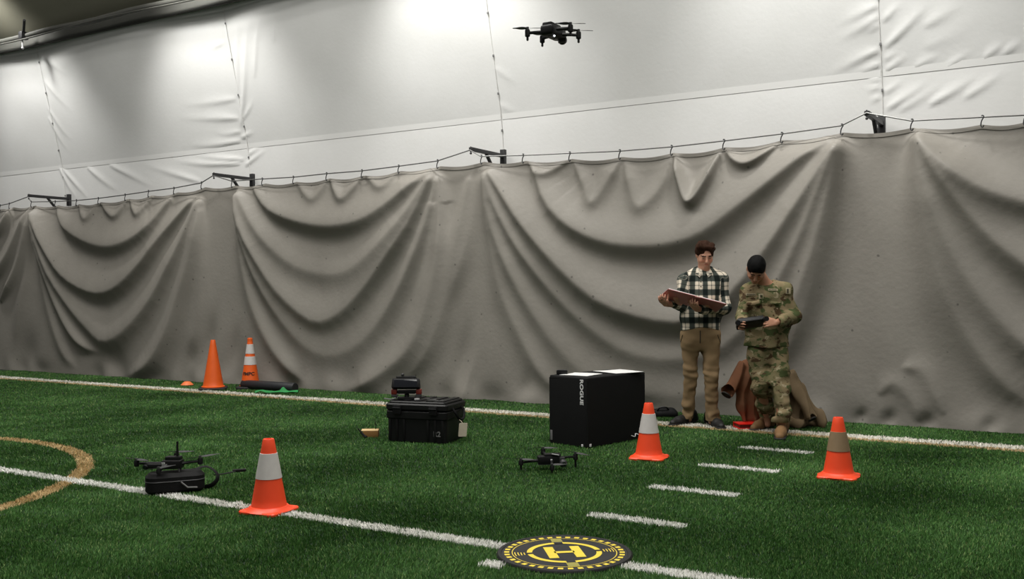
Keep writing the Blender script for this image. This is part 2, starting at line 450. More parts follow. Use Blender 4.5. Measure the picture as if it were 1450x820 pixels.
# ---- leaning white liner wall: one backing, one liner sheet for every bay and row
SEAM_X = [-17.2, -12.81, -8.33, -3.88, 0.66, 5.15]
ROW_Z = [2.2, 3.47, 5.52]
ZROW = 3.47
def wall_y(z): return WALL_Y0 - WALL_S * (np.maximum(z, ZROW) - WALL_Z0) + 0.11 * np.maximum(ZROW - z, 0)
nb = np.array([0, 1.0, WALL_S]); nb = nb / np.linalg.norm(nb)
wall_back = structure(obj('wall_back', box((-6, 6.46, 2.75), (24, 0.06, 5.6)), 'liner', smooth=0))
Z6 = (0, 0, 2.5625); Z8 = (900, 0, 2.636)
wrinkles = [
    # bay seam on the left
    ([(48, 70), (80, 95), (108, 112)], .020, .09, .05), ([(58, 110), (85, 140), (112, 165)], .020, .10, .06),
    ([(68, 165), (84, 195), (104, 222)], .030, .08, .04), ([(66, 150), (90, 185), (112, 205)], .02, .08, .05),
    ([(84, 236), (100, 262), (122, 290)], .045, .07, .05), ([(88, 238), (116, 265), (140, 288)], .04, .07, .05),
    ([(125, 236), (155, 258), (185, 276)], .035, .10, .06), ([(158, 233), (195, 250), (235, 270)], .035, .10, .06),
    ([(200, 230), (245, 244), (292, 258)], .03, .10, .06), ([(240, 226), (290, 232), (345, 232)], .04, .08, .05),
    ([(275, 220), (310, 224), (348, 226)], .04, .07, .04),
    ([(92, 46), (118, 49), (132, 50)], .03, .06, .04),
    # second seam
    ([(360, 0), (350, 60), (347, 120), (342, 180)], .040, .10, .07), ([(340, 0), (336, 60), (338, 140)], .028, .06, .05),
    ([(378, 0), (366, 50), (362, 110)], .022, .08, .06), ([(395, 0), (390, 60)], .015, .08, .06),
    ([(250, 150), (295, 146), (336, 140)], .022, .12, .07), ([(248, 168), (300, 168), (339, 168)], .030, .12, .06),
    ([(262, 205), (300, 206), (342, 200)], .035, .12, .06), ([(300, 185), (320, 190), (342, 186)], .02, .08, .05),
    ([(342, 196), (352, 190), (364, 186)], .03, .05, .04), ([(344, 170), (356, 150), (362, 132)], .02, .05, .04),
    ([(350, 236), (366, 222), (386, 208)], .035, .07, .04), ([(352, 220), (362, 213), (372, 207)], .03, .05, .04),
    ([(296, 72), (306, 66), (318, 60)], .02, .06, .04),
    # third seam, almost flat
    ([(700, 95), (720, 110), (740, 122)], .012, .08, .06), ([(708, 148), (722, 156), (740, 160)], .014, .07, .05),
    # right seam
    (zc(*Z8, [(740, 100), (820, 62), (905, 20)]), .024, .11, .06), (zc(*Z8, [(740, 160), (830, 112), (908, 62)]), .028, .11, .06),
    (zc(*Z8, [(850, 130), (880, 112), (910, 88)]), .02, .06, .04),
    (zc(*Z8, [(690, 295), (780, 250), (850, 215), (912, 185)]), .030, .10, .05), (zc(*Z8, [(800, 280), (860, 262), (914, 238)]), .026, .07, .04),
    (zc(*Z8, [(850, 295), (885, 298), (914, 300)]), .02, .05, .03), (zc(*Z8, [(850, 340), (885, 335), (914, 330)]), .025, .06, .03),
    (zc(*Z8, [(870, 385), (895, 375), (916, 360)]), .025, .05, .03),
    (zc(*Z8, [(925, 80), (960, 42), (1000, 0)]), .026, .06, .04), (zc(*Z8, [(930, 180), (1000, 112), (1060, 50), (1100, 0)]), .032, .09, .05),
    (zc(*Z8, [(1080, 100), (1160, 50), (1230, 0)]), .02, .12, .08),
    (zc(*Z8, [(935, 266), (980, 232), (1030, 195)]), .028, .06, .04), (zc(*Z8, [(930, 225), (960, 205), (990, 190)]), .02, .05, .03),
    (zc(*Z8, [(930, 350), (970, 322), (1010, 290)]), .024, .05, .03),
    (zc(*Z8, [(940, 412), (1030, 350), (1115, 288)]), .034, .09, .05), (zc(*Z8, [(985, 420), (1080, 360), (1180, 290)]), .022, .09, .05),
    (zc(*Z8, [(1100, 395), (1200, 335), (1300, 262)]), .034, .09, .05), (zc(*Z8, [(1230, 370), (1320, 310), (1400, 250)]), .026, .09, .05),
    (zc(*Z8, [(1040, 252), (1100, 222), (1150, 195)]), .02, .07, .04), (zc(*Z8, [(1160, 250), (1220, 215), (1260, 180)]), .02, .07, .04),
    (zc(*Z8, [(1300, 220), (1350, 180), (1390, 140)]), .024, .07, .04), (zc(*Z8, [(1370, 205), (1420, 170), (1450, 140)]), .024, .07, .04),
    (zc(*Z8, [(1080, 180), (1200, 120), (1330, 40)]), .012, .2, .12),
]
wrinkles = [(wal(p), a, u, d) for p, a, u, d in wrinkles]
def from_seam(p):                           # creases start at the lacing and die out away from it
    near = lambda q: min(abs(q[0] - X) for X in SEAM_X)
    return p if near(p[0]) <= near(p[-1]) else p[::-1]
wrinkles = [(from_seam(p), a, u, d) for p, a, u, d in wrinkles]
for i in range(len(SEAM_X) - 1):
    for j in range(2):
        x0, x1 = SEAM_X[i] + 0.0005, SEAM_X[i + 1] - 0.0005
        z0, z1 = ROW_Z[j], ROW_Z[j + 1]
        U, W = np.meshgrid(np.linspace(x0, x1, 181), np.linspace(z0, z1, int((z1 - z0) / 0.026)), indexing='ij')
        H = np.zeros_like(U)
        for p, a, wu, wd in wrinkles: add_fold(H, U, W, p, a * 0.50, wu * .62, wd * .62, (0.03, 0.85), 0.30)
        tt = (U - x0) / (x1 - x0)
        H += 0.05 * np.sin(np.pi * tt) ** 0.8        # the sheet bellies out between its lacings
        H += 0.004 * np.sin(U * 2.3 + 1.7 * W) * np.sin(W * 3.1 + 0.6 * U) * np.sin(np.pi * np.clip((W - z0) / (z1 - z0), 0, 1))
        P = np.stack([U, wall_y(W), W], -1) - H[..., None] * nb
        obj('liner_panel', grid_mesh('liner_panel', P), 'liner', wall_back)
    # weld band between the two rows and lacing of the bay seam
    xs = np.linspace(SEAM_X[i] + .01, SEAM_X[i + 1] - .01, 40); T = []
    for k, zz in enumerate((3.435, 3.505)):
        t = (xs - xs[0]) / (xs[-1] - xs[0])
        P = np.stack([xs, np.full_like(xs, wall_y(zz)), np.full_like(xs, zz)], -1) - (0.05 * np.sin(np.pi * t) ** 0.8 + 0.004)[:, None] * nb
        T.append(P)
    obj('weld_band', grid_mesh('weld_band', np.stack(T, 1)), 'liner_band', wall_back)
for X in SEAM_X[1:5]:
    path = [np.array([X, wall_y(z), z]) - nb * 0.006 for z in np.linspace(2.4, 5.5, 12)]
    obj('seam_rope', tube(path, 0.0035, 6), 'liner_rope', wall_back)
    kn = mesh_of('lacing_toggle', box((0, 0, 0), (0.018, 0.018, 0.030), 0.004))
    kn.materials.append(M['mid_grey'])
    for z in (2.98, 3.3, 3.75, 4.2, 4.7, 5.2):
        obj('lacing_toggle', kn, None, wall_back, offset=(X, wall_y(z) - 0.012, z))

# ---- eave and ceiling above the liner
ceil_pts = [(5.78, 5.60), (5.45, 5.86), (4.9, 6.50), (3.9, 7.60), (2.6, 8.7)]
xs = np.linspace(-19, 6, 60)
P = np.zeros((60, len(ceil_pts), 3))
for k, (y, z) in enumerate(ceil_pts):
    P[:, k] = np.stack([xs, np.full(60, y), z + 0.06 * np.abs(np.sin((xs + 12.8) * math.pi / 4.45)) - 0.06], -1)
structure(obj('ceiling', grid_mesh('ceiling', P), 'ceiling'))
structure(obj('shadow_strip_1', box((-6.5, 5.69, 5.53), (24, 0.05, 0.20), 0.01), 'eave_shadow'))  # added dark strip, painted shadow of the gap behind the eave pipe
pipe = tag(obj('eave_pipe', [tube([(x, 5.50, 5.565 + 0.01 * math.sin(x * 3)) for x in np.linspace(-19, 5, 60)], 0.045, 10)], 'eave_pipe'),
           'long dark horizontal pipe along the top of the white wall under the ceiling', 'pipe')
tag(obj('eave_cable', [tube([(x, 5.42, 5.50 - 0.02 * math.cos((x + 12.8) * 1.41)) for x in np.linspace(-19, 5, 80)], 0.014, 6)], 'eave_pipe'),
    'thin dark cable slung just below the pipe at the top of the white wall', 'cable')
q = onY(29, 42, 5.42)
hg = thing('pipe_hanger', 'dark metal hanger bracket clamped on the pipe in the top left corner', 'bracket', (q[0], 5.47, 5.56))
obj('clamp', [box((0, 0, 0), (0.10, 0.13, 0.13), 0.02)], 'bracket', hg)
obj('arm', [cyl((0, 0, 0.03), (0.22, -0.12, 0.20), 0.022), cyl((0, 0, 0.05), (-0.12, 0.05, 0.02), 0.02)], 'bracket', hg)
obj('hanger_wire', [tube([(0.02, 0, 0.05), (0.02, 0, 0.55)], 0.006, 6)], 'bracket', hg)
obj('shackle', [cyl((0.0, -0.02, -0.06), (0.01, -0.02, -0.2), 0.014), ball((0.01, -0.02, -0.21), 0.022)], 'silver', hg)

# ---- wall-wash lamps on the frames (above the picture)
for i, X in enumerate(LAMP_X):
    where = ['beyond the left end of the wall', 'over the leftmost wall seam', 'over the second wall seam from the left', 'over the third wall seam from the left',
             'over the rightmost wall seam', 'beyond the right end of the wall'][i]
    lt = thing('high_bay_lamp', 'round high bay lamp hanging from the ceiling ' + where, 'lamp', (X, LAMP_Y, LAMP_Z), group='wall-wash lamps')
    obj('housing', lathe([(0.05, 0.26), (0.09, 0.25), (0.10, 0.12), (0.22, 0.0), (0.215, 0.0), (0.095, 0.10)], 24), 'lamp_housing', lt)
    obj('lamp_glass', lathe([(0.001, 0.075), (0.09, 0.07), (0.10, 0.085)], 20), 'lamp_glow', lt)
    obj('hanger', cyl((0, 0, 0.25), (0, 0, 0.60), 0.012), 'bracket', lt)
    sp = bpy.data.lights.new('lamp_light', 'SPOT'); sp.energy = LAMP_POWER; sp.color = (1, 0.985, 0.95)
    sp.spot_size = math.radians(74); sp.spot_blend = 0.85; sp.shadow_soft_size = 0.22
    so = bpy.data.objects.new('lamp_light', sp); COL.objects.link(so); so.parent = lt; so.location = (0, 0, -0.02)
    so.rotation_euler = Vector((0, 0.66, -1.0)).to_track_quat('-Z', 'Y').to_euler()

# ================================================================== GREY CURTAIN
cable_px = [(-180, 305), (0, 291), (13, 288.5), (40, 278.5), (44, 286), (78, 285.5), (108, 284), (139, 281), (177, 276), (210, 271), (246, 266.5), (285, 259), (302, 248.5), (328, 256.5),
            (371, 253.5), (415, 251), (462, 246), (512, 242), (564, 235.4), (619, 228), (665.5, 212.5), (681, 221.5), (740, 220), (806, 217), (876.7, 214),
            (950, 208), (1024, 199.6), (1106, 189.7), (1191, 178), (1227, 160), (1290, 171), (1389.6, 166), (1450, 163), (1560, 158)]
tips = {3, 12, 20, 29}
cab = [onY(x, y, YC) for x, y in cable_px]
hooks = [cab[i] for i in range(len(cab)) if i not in tips]
hx = np.array([h[0] for h in hooks]); hz = np.array([h[2] for h in hooks]) - 0.055
X0, X1 = -17.0, 4.6
hx_all = np.concatenate([np.arange(X0, hx[0] - .3, .58), hx, np.arange(hx[-1] + .5, X1 + .6, .55)])
hz_all = np.concatenate([np.full(len(np.arange(X0, hx[0] - .3, .58)), 2.74), hz, np.full(len(np.arange(hx[-1] + .5, X1 + .6, .55)), hz[-1])])
nu = 1180
ux = np.linspace(X0, X1, nu)
ztop = np.interp(ux, hx_all, hz_all)
k = np.clip(np.searchsorted(hx_all, ux) - 1, 0, len(hx_all) - 2)
ft = np.clip((ux - hx_all[k]) / (hx_all[k + 1] - hx_all[k]), 0, 1)
ztop = ztop - 0.030 * np.sin(np.pi * ft) * np.minimum(1, (hx_all[k + 1] - hx_all[k]) / .5)
nv = 150
v = np.linspace(0, 1, nv)
U = np.repeat(ux[:, None], nv, 1)
W = (G + 0.006) + (ztop[:, None] - G - 0.006) * v[None, :]
H = np.zeros_like(U)
ZA = (0, 270, 2.828); ZB = (300, 230, 2.342); ZC = (580, 190, 2.0); ZD = (900, 160, 2.733); ZE = (1080, 150, 1.746)
folds = [
 # left edge
 (zc(*ZA, [(30, 70), (10, 120), (-40, 190)]), .10, .12, .10), (zc(*ZA, [(112, 62), (70, 170), (20, 270), (-60, 380)]), .12, .18, .12),
 (zc(*ZA, [(118, 70), (95, 200), (50, 330), (-20, 450)]), .10, .16, .11), (zc(*ZA, [(122, 80), (95, 300), (60, 480), (20, 690)]), .05, .16, .14, (.03, .4)),
 # bay 1
 (zc(*ZA, [(212, 55), (262, 140), (340, 195), (430, 220), (520, 200), (605, 140), (678, 18)]), .15, .26, .13),
 (zc(*ZA, [(132, 58), (150, 120), (205, 240), (275, 345), (380, 405), (470, 385), (570, 290), (650, 180), (780, 12)]), .16, .30, .12),
 (zc(*ZA, [(131, 60), (150, 170), (205, 330), (275, 455), (350, 550), (410, 600), (490, 565), (590, 455), (670, 320), (735, 180), (792, 10)]), .15, .24, .14, None, .8),
 (zc(*ZA, [(131, 66), (148, 220), (200, 400), (262, 545), (325, 625), (400, 655)]), .11, .15, .12, (.03, .3)),
 (zc(*ZA, [(440, 742), (520, 735), (590, 690), (655, 580), (705, 440), (752, 290), (780, 150), (795, 20)]), .13, .17, .15, (.25, .03)),
 (zc(*ZA, [(131, 66), (150, 330), (190, 520), (240, 660), (300, 725)]), .05, .15, .14, (.03, .3)),
 (zc(*ZA, [(700, 745), (760, 560), (790, 350), (797, 60)]), .04, .16, .16, (.3, .03)),
 # top pouches, bay 1
 (zc(*ZA, [(300, 50), (340, 110), (380, 40)]), .045, .09, .06), (zc(*ZA, [(385, 42), (450, 100), (500, 32)]), .05, .11, .06), (zc(*ZA, [(505, 32), (545, 90), (600, 20)]), .05, .12, .07),
 # bay 2
 (zc(*ZB, [(120, 72), (190, 150), (285, 192), (395, 208), (500, 188), (590, 135), (665, 72), (738, 16)]), .15, .24, .14),
 (zc(*ZB, [(74, 78), (130, 185), (205, 282), (285, 345), (385, 368), (470, 345), (565, 265), (650, 165), (742, 15)]), .12, .28, .16, None, .6),
 (zc(*ZB, [(73, 78), (100, 200), (160, 325), (230, 435), (330, 522), (410, 505), (490, 432), (575, 325), (662, 198), (743, 14)]), .15, .26, .13, None, .7),
 (zc(*ZB, [(72, 80), (92, 220), (142, 375), (212, 505), (295, 605), (380, 640), (485, 595), (575, 485), (655, 335), (712, 180), (745, 16)]), .13, .20, .14, None, .3),
 (zc(*ZB, [(72, 84), (84, 280), (120, 460), (180, 600), (255, 700), (300, 735)]), .07, .15, .14, (.03, .3)),
 (zc(*ZB, [(410, 758), (480, 742), (570, 690), (660, 600), (720, 430), (748, 250), (748, 20)]), .11, .17, .16, (.2, .03)),
 (zc(*ZB, [(600, 740), (700, 640), (770, 450), (800, 280), (846, 30)]), .06, .18, .16, (.3, .03)),
 (zc(*ZB, [(270, 65), (330, 118), (375, 52)]), .04, .1, .07), (zc(*ZB, [(380, 50), (430, 118), (495, 38)]), .055, .12, .07), (zc(*ZB, [(498, 40), (560, 78), (615, 26)]), .04, .1, .07),
 # bay 3
 (zc(*ZC, [(90, 520), (150, 330), (185, 180), (203, 84)]), .04, .14, .14, (.3, .03)),
 ([(748, 226), (775, 285), (815, 322), (860, 341), (905, 346), (950, 343), (995, 328), (1040, 296), (1085, 262), (1135, 222), (1188, 190)], .16, .30, .15),
 ([(683, 231), (712, 272), (745, 318), (795, 376), (850, 424), (915, 448), (975, 452), (1030, 420), (1080, 360), (1125, 295), (1165, 232), (1191, 190)], .17, .32, .14),
 ([(682, 232), (700, 285), (735, 350), (780, 410), (830, 460), (885, 497), (950, 508), (1020, 490), (1080, 430), (1128, 345), (1168, 250), (1192, 190)], .14, .22, .14, None, .5),
 ([(682, 234), (692, 300), (716, 372), (752, 442), (800, 508), (852, 545), (930, 560), (1020, 550), (1090, 490), (1140, 385), (1175, 270), (1193, 192)], .12, .18, .15, None, .25),
 ([(682, 236), (688, 320), (705, 410), (740, 490), (770, 540), (800, 565)], .06, .15, .14, (.03, .3)),
 ([(1080, 560), (1130, 460), (1165, 350), (1188, 230), (1194, 192)], .07, .15, .14, (.3, .03)),
 # pouches below the hooks, bay 3
 ([(952, 217), (960, 250), (977, 286), (1000, 258), (1018, 213)], .13, .10, .05), ([(1024, 212), (1045, 229), (1066, 228), (1100, 204)], .09, .07, .05),
 ([(880, 226), (890, 262), (905, 292), (935, 262), (948, 218)], .05, .14, .09), ([(808, 228), (825, 262), (838, 285), (860, 252), (874, 226)], .05, .14, .08),
 ([(742, 228), (765, 245), (800, 228)], .04, .07, .05),
 # right of the fold at the right-hand bracket
 ([(1194, 192), (1222, 290), (1240, 400), (1262, 520), (1275, 590)], .03, .22, .20, (.03, .4)), ([(1290, 184), (1296, 300), (1320, 430), (1350, 560)], .05, .2, .18, (.03, .4)),
 ([(1294, 180), (1332, 226), (1385, 262), (1440, 282), (1500, 292), (1570, 285), (1640, 240), (1700, 175)], .15, .22, .14),
 ([(1293, 181), (1326, 240), (1372, 300), (1424, 352), (1490, 392), (1560, 390), (1640, 320), (1720, 175)], .16, .24, .14),
 ([(1292, 182), (1312, 262), (1346, 345), (1395, 425), (1460, 492), (1540, 510), (1640, 420), (1730, 180)], .12, .20, .15),
 ([(1292, 184), (1304, 290), (1330, 390), (1372, 478), (1430, 552), (1500, 590)], .09, .18, .15, (.03, .3)),
 # rumples along the bottom
 ([(1240, 560), (1262, 545), (1290, 570), (1300, 600)], .02, .10, .08), ([(1275, 520), (1305, 530), (1335, 590)], .02, .10, .08),
]
for fo in folds:
    line, amp, wu, wd = fo[:4]; ends = fo[4] if len(fo) > 4 and fo[4] else (.03, .03)
    mid = fo[5] if len(fo) > 5 else 1.0
    if len(line) >= 6 and wu > .15: wu *= 1.35; wd *= 1.1
    add_fold(H, U, W, cur(line), amp * 1.0, wu, wd, ends, .14, mid)
# dents and tucks where the hem meets the ground
for x, y, wpx, hpx, a in [(28, 505, 14, 30, .12), (155, 520, 16, 24, .12), (262, 505, 9, 20, .06), (288, 485, 8, 34, .09), (322, 500, 9, 34, .08), (334, 520, 10, 30, .08),
                          (648, 505, 10, 40, .06), (735, 555, 10, 20, .05), (655, 545, 7, 30, -.06), (500, 545, 14, 20, .05), (1255, 596, 10, 12, .06), (1310, 600, 12, 12, .06), (1400, 606, 14, 14, .07), (1215, 592, 8, 10, .05)]:
    c0 = onY(x, y, YC); c1 = onY(x + wpx, y, YC); sx = abs(c1[0] - c0[0]); sz = hpx * (depth_of(c0) / FPX)
    H += -a * 0.55 * np.exp(-((U - c0[0] - 0.25 * (W - c0[2])) / sx) ** 2 - ((W - c0[2]) / sz) ** 2)
hem = np.exp(-(W / 0.16) ** 2)
H += hem * (0.03 * np.sin(U * 4.1 + np.sin(U * 1.7) * 2) + 0.02 * np.sin(U * 9.3 + 1.3 * np.sin(U * 2.9)))
topfade = np.clip((1 - v) / 0.05, 0, 1)[None, :] * 0.25 + 0.75
H *= topfade
YB = 5.56 - 0.03 * v[None, :]
P = np.stack([U, YB - H, W], -1)
curtain = tag(obj('hanging_curtain', grid_mesh('hanging_curtain', P), 'curtain'),
              'long grey vinyl curtain hanging in deep swags in front of the white wall', 'curtain')
# hem seam along the top with its grommets' reinforcement
Ht = H[:, -3:-1]
top = np.stack([np.stack([ux, (YB - H)[:, j] - 0.006, W[:, j]], -1) for j in (-1, -2, -3)], 1)
obj('top_hem', grid_mesh('top_hem', top), 'curtain', curtain, label='rolled top hem of the curtain')

cb = tag(obj('suspension_cable', tube([(-18, YC, 2.80)] + [tuple(c) for c in cab] + [(5, YC, 2.84)], 0.008, 6), 'steel_cable'),
         'thin steel cable strung along the top of the grey curtain', 'cable')
hk_path = [(0, -.004, .012), (.012, -.004, .016), (.02, -.004, .0), (.008, -.004, -.02), (0, -.004, -.04), (-.004, -.004, -.075), (.01, -.008, -.092), (.02, -.008, -.075)]
hk = mesh_of('hook', tube(smooth_line(hk_path, 14), 0.006, 6)); hk.materials.append(M['dark_grey'])
for h in hooks: obj('hook', hk, None, cb, offset=tuple(h))

for i, (tip, base) in enumerate([((40, 277), (96, 281)), ((302, 247), (354, 254)), ((666, 211), (715, 218)), ((1227, 160), (1249, 172))]):
    T = onY(*tip, YC); dy = 0.74
    lab = ['small dark steel bracket arm over the curtain at the far left', 'dark steel bracket arm over the curtain, second from the left',
           'dark steel bracket arm over the curtain left of the hovering drone', 'dark steel bracket arm over the curtain, nearest the right edge'][i]
    b = thing('curtain_bracket', lab, 'bracket', (T[0], YC + dy, T[2]), group='curtain brackets')
    obj('post', box((0, 0.0, -0.02), (0.07, 0.05, 0.20), 0.006), 'bracket', b)
    obj('arm', [box((0, -dy / 2, 0.0), (0.045, dy, 0.045), 0.005)], 'bracket', b)
    obj('brace', [cyl((0, -0.40, -0.01), (0, -0.02, -0.42), 0.022, n=8)], 'bracket', b)
    obj('eye_bolt', [tube([(0, -dy + .01, .03), (0, -dy + .01, -.05)], .008, 6), ball((0, -dy + .01, -.05), .014)], 'dark_grey', b)

# ================================================================== TURF MARKINGS AND FIBRES
MARKS = []                                   # name, label, category, test(x,y), colour, group
def strip(x0, x1, y0, y1): return lambda x, y: (x > x0) & (x < x1) & (y > y0) & (y < y1)
WHITE = (0.95, 0.94, 0.90); TAN = (0.66, 0.48, 0.245)
def ring(x, y):
    r = np.hypot(x + 5.545, y + 1.498); return np.abs(r - 2.477) < 0.058
MARKS.append(('field_line', 'near white line crossing the turf under the landing pad and cone', 'field line', strip(-20, 6, 0.0, 0.11), WHITE, None))
MARKS.append(('field_line', 'far white line running along the foot of the grey curtain', 'field line', strip(-20, 6, 4.60, 4.80), (0.90, 0.86, 0.78), None))
MARKS.append(('field_line', 'thin tan line edging the near side of the far white line', 'field line', strip(-20, 6, 4.50, 4.60), (0.62, 0.46, 0.25), None))
hl = ['white hash mark nearest the landing pad', 'second white hash mark counting from the landing pad', 'third white hash mark counting from the landing pad', 'white hash mark nearest the far white line']
for kk in range(1, 5):
    MARKS.append(('hash_mark', hl[kk - 1], 'hash mark', strip(0.0, 0.589, kk * .9144 - .052, kk * .9144 + .052), WHITE, 'row of hash marks'))
MARKS.append(('hash_mark', 'short white stub of a mark showing from under the landing pad', 'hash mark', strip(0.01, 0.13, -0.29, -0.19), WHITE, 'row of hash marks'))
MARKS.append(('circle_line', 'curved tan circle line on the turf at the left edge', 'field line', ring, TAN, None))
FOOT = []                                    # footprints kept free of fibres: (cx, cy, hx, hy, angle) or (cx, cy, r)

# ================================================================== SMOOTH BODIES: a blended distance field turned into one skin
class Field:
    def __init__(self, lo, hi, h):
        self.h = h; self.lo = np.asarray(lo, float)
        n = np.ceil((np.asarray(hi) - self.lo) / h).astype(int) + 1
        self.ax = [self.lo[i] + h * np.arange(n[i]) for i in range(3)]
        self.F = np.full(n, 1.0, np.float32)
    def _win(self, lo, hi):
        s = []
        for i in range(3):
            a = int(np.clip(np.floor((lo[i] - self.lo[i]) / self.h), 0, self.F.shape[i])); b = int(np.clip(np.ceil((hi[i] - self.lo[i]) / self.h) + 1, 0, self.F.shape[i]))
            s.append(slice(a, b))
        s = tuple(s)
        return s, np.stack(np.meshgrid(*[self.ax[i][s[i]] for i in range(3)], indexing='ij'), -1)
    def _mix(self, s, d, k, op):
        A = self.F[s]
        if op == 'add':
            if k > 0:
                hh = np.clip(0.5 + 0.5 * (A - d) / k, 0, 1); A = A * (1 - hh) + d * hh - k * hh * (1 - hh)
            else: A = np.minimum(A, d)
        else:
            if k > 0:
                hh = np.clip(0.5 - 0.5 * (A + d) / k, 0, 1); A = A * (1 - hh) - d * hh + k * hh * (1 - hh)
            else: A = np.maximum(A, -d)
        self.F[s] = A
    def cap(self, a, b, ra, rb=None, k=0.03, flat=None, op='add'):
        """tapered capsule; flat=(axis, factor) squeezes it along an axis"""
        rb = ra if rb is None else rb; a, b = np.asarray(a, float), np.asarray(b, float); R = max(ra, rb) * (max(1, flat[1]) if flat else 1) + 0.05 + k
        s, p = self._win(np.minimum(a, b) - R, np.maximum(a, b) + R)
        if p.size == 0: return self
        ab = b - a; t = np.clip(((p - a) @ ab) / (ab @ ab + 1e-12), 0, 1)
        d = p - (a + t[..., None] * ab)
        sc = 1.0
        if flat:
            ax = np.asarray(flat[0], float); d = d + ax * ((d @ ax) * (1 / flat[1] - 1))[..., None]; sc = min(1.0, flat[1] * 1.25)
        self._mix(s, ((np.linalg.norm(d, axis=-1) - (ra + (rb - ra) * t)) * sc).astype(np.float32), k, op); return self
    def ell(self, c, r, B=None, k=0.02, op='add'):
        c = np.asarray(c, float); r = np.asarray(r, float); R = r.max() + 0.05 + k
        s, p = self._win(c - R, c + R)
        if p.size == 0: return self
        q = p - c
        if B is not None: q = q @ np.asarray(B)          # columns of B are the local axes
        n = np.linalg.norm(q / r, axis=-1); g = np.linalg.norm(q / (r * r), axis=-1) + 1e-9
        self._mix(s, (n * (n - 1) / g).astype(np.float32), k, op); return self
    def plane(self, pt, nrm, k=0.0):                      # removes what lies on the nrm side
        nrm = np.asarray(nrm, float) / np.linalg.norm(nrm)
        v = [((self.ax[i] - pt[i]) * nrm[i]).astype(np.float32) for i in range(3)]
        self.F = np.maximum(self.F, v[0][:, None, None] + v[1][None, :, None] + v[2][None, None, :]); return self
    def lin(self, pt, nrm):                               # signed offset of every node along nrm
        v = [((self.ax[i] - pt[i]) * nrm[i]).astype(np.float32) for i in range(3)]
        return v[0][:, None, None] + v[1][None, :, None] + v[2][None, None, :]
    def ripple(self, fn):
        k = np.where(np.abs(self.F) < 0.06)
        p = np.stack([self.ax[i][k[i]] for i in range(3)], -1); self.F[k] += fn(p).astype(np.float32); return self
    def skin(self):
        F = self.F; ins = F < 0; n = F.shape
        cs = np.zeros((n[0] - 1, n[1] - 1, n[2] - 1), np.int8); corners = [(i, j, k) for i in (0, 1) for j in (0, 1) for k in (0, 1)]
        sl = lambda c: tuple(slice(c[i], n[i] - 1 + c[i]) for i in range(3))
        for c in corners: cs += ins[sl(c)]
        act = np.argwhere((cs > 0) & (cs < 8))
        acc = np.zeros((len(act), 3)); cnt = np.zeros(len(act))
        for c in corners:
            for ax in range(3):
                if c[ax]: continue
                c2 = list(c); c2[ax] = 1
                f0 = F[tuple((act + np.array(c)).T)]; f1 = F[tuple((act + np.array(c2)).T)]
                x = (f0 < 0) != (f1 < 0); t = np.where(x, f0 / np.where(x, f0 - f1, 1), 0)
                pos = np.tile(np.array(c, float), (len(act), 1)); pos[:, ax] += t
                acc[x] += pos[x]; cnt[x] += 1
        V = (act + acc / np.maximum(cnt, 1)[:, None]) * self.h + self.lo
        ids = np.full(cs.shape, -1, np.int64); ids[tuple(act.T)] = np.arange(len(act))
        Q = []
        for ax in range(3):
            o1, o2 = [(1, 2), (2, 0), (0, 1)][ax]
            a = [slice(None)] * 3; b = [slice(None)] * 3; a[ax] = slice(0, -1); b[ax] = slice(1, None)
            e = np.argwhere(ins[tuple(a)] != ins[tuple(b)])
            ok = np.ones(len(e), bool)
            for o in (o1, o2): ok &= (e[:, o] > 0) & (e[:, o] < n[o] - 1)
            e = e[ok]
            def cell(d1, d2):
                c = e.copy(); c[:, o1] += d1; c[:, o2] += d2; return ids[tuple(c.T)]
            q = np.stack([cell(-1, -1), cell(0, -1), cell(0, 0), cell(-1, 0)], -1)
            flip = ~ins[tuple(e.T)]; q[flip] = q[flip][:, ::-1]
            Q.append(q[(q >= 0).all(1)])
        return V, np.vstack(Q)
def relax(V, Q, it=2, w=0.5):
    for _ in range(it):
        S = np.zeros_like(V); c = np.zeros(len(V)); n = len(V)
        for i in range(4):
            c += 2 * np.bincount(Q[:, i], minlength=n)
            for j in ((i + 1) % 4, (i + 3) % 4):
                for a in range(3): S[:, a] += np.bincount(Q[:, i], V[Q[:, j], a], minlength=n)
        V = V * (1 - w) + w * S / np.maximum(c, 1)[:, None]
    return V
def wave(seed, n=9, lo=12, hi=40, aniso=(1, 1, 1)):
    r = np.random.default_rng(seed); K = r.normal(size=(n, 3)); K /= np.linalg.norm(K, axis=1)[:, None]
    K *= (lo + (hi - lo) * r.random(n))[:, None]; K *= np.array(aniso); ph = r.random(n) * 6.28
    return lambda p: np.sin(p @ K.T + ph + 1.3 * np.sin(p @ (K.T * 0.37)[:, ::-1] + ph[::-1])).sum(1) / math.sqrt(n)
UPV = np.array([0, 0, 1.0]); TOW = -EY

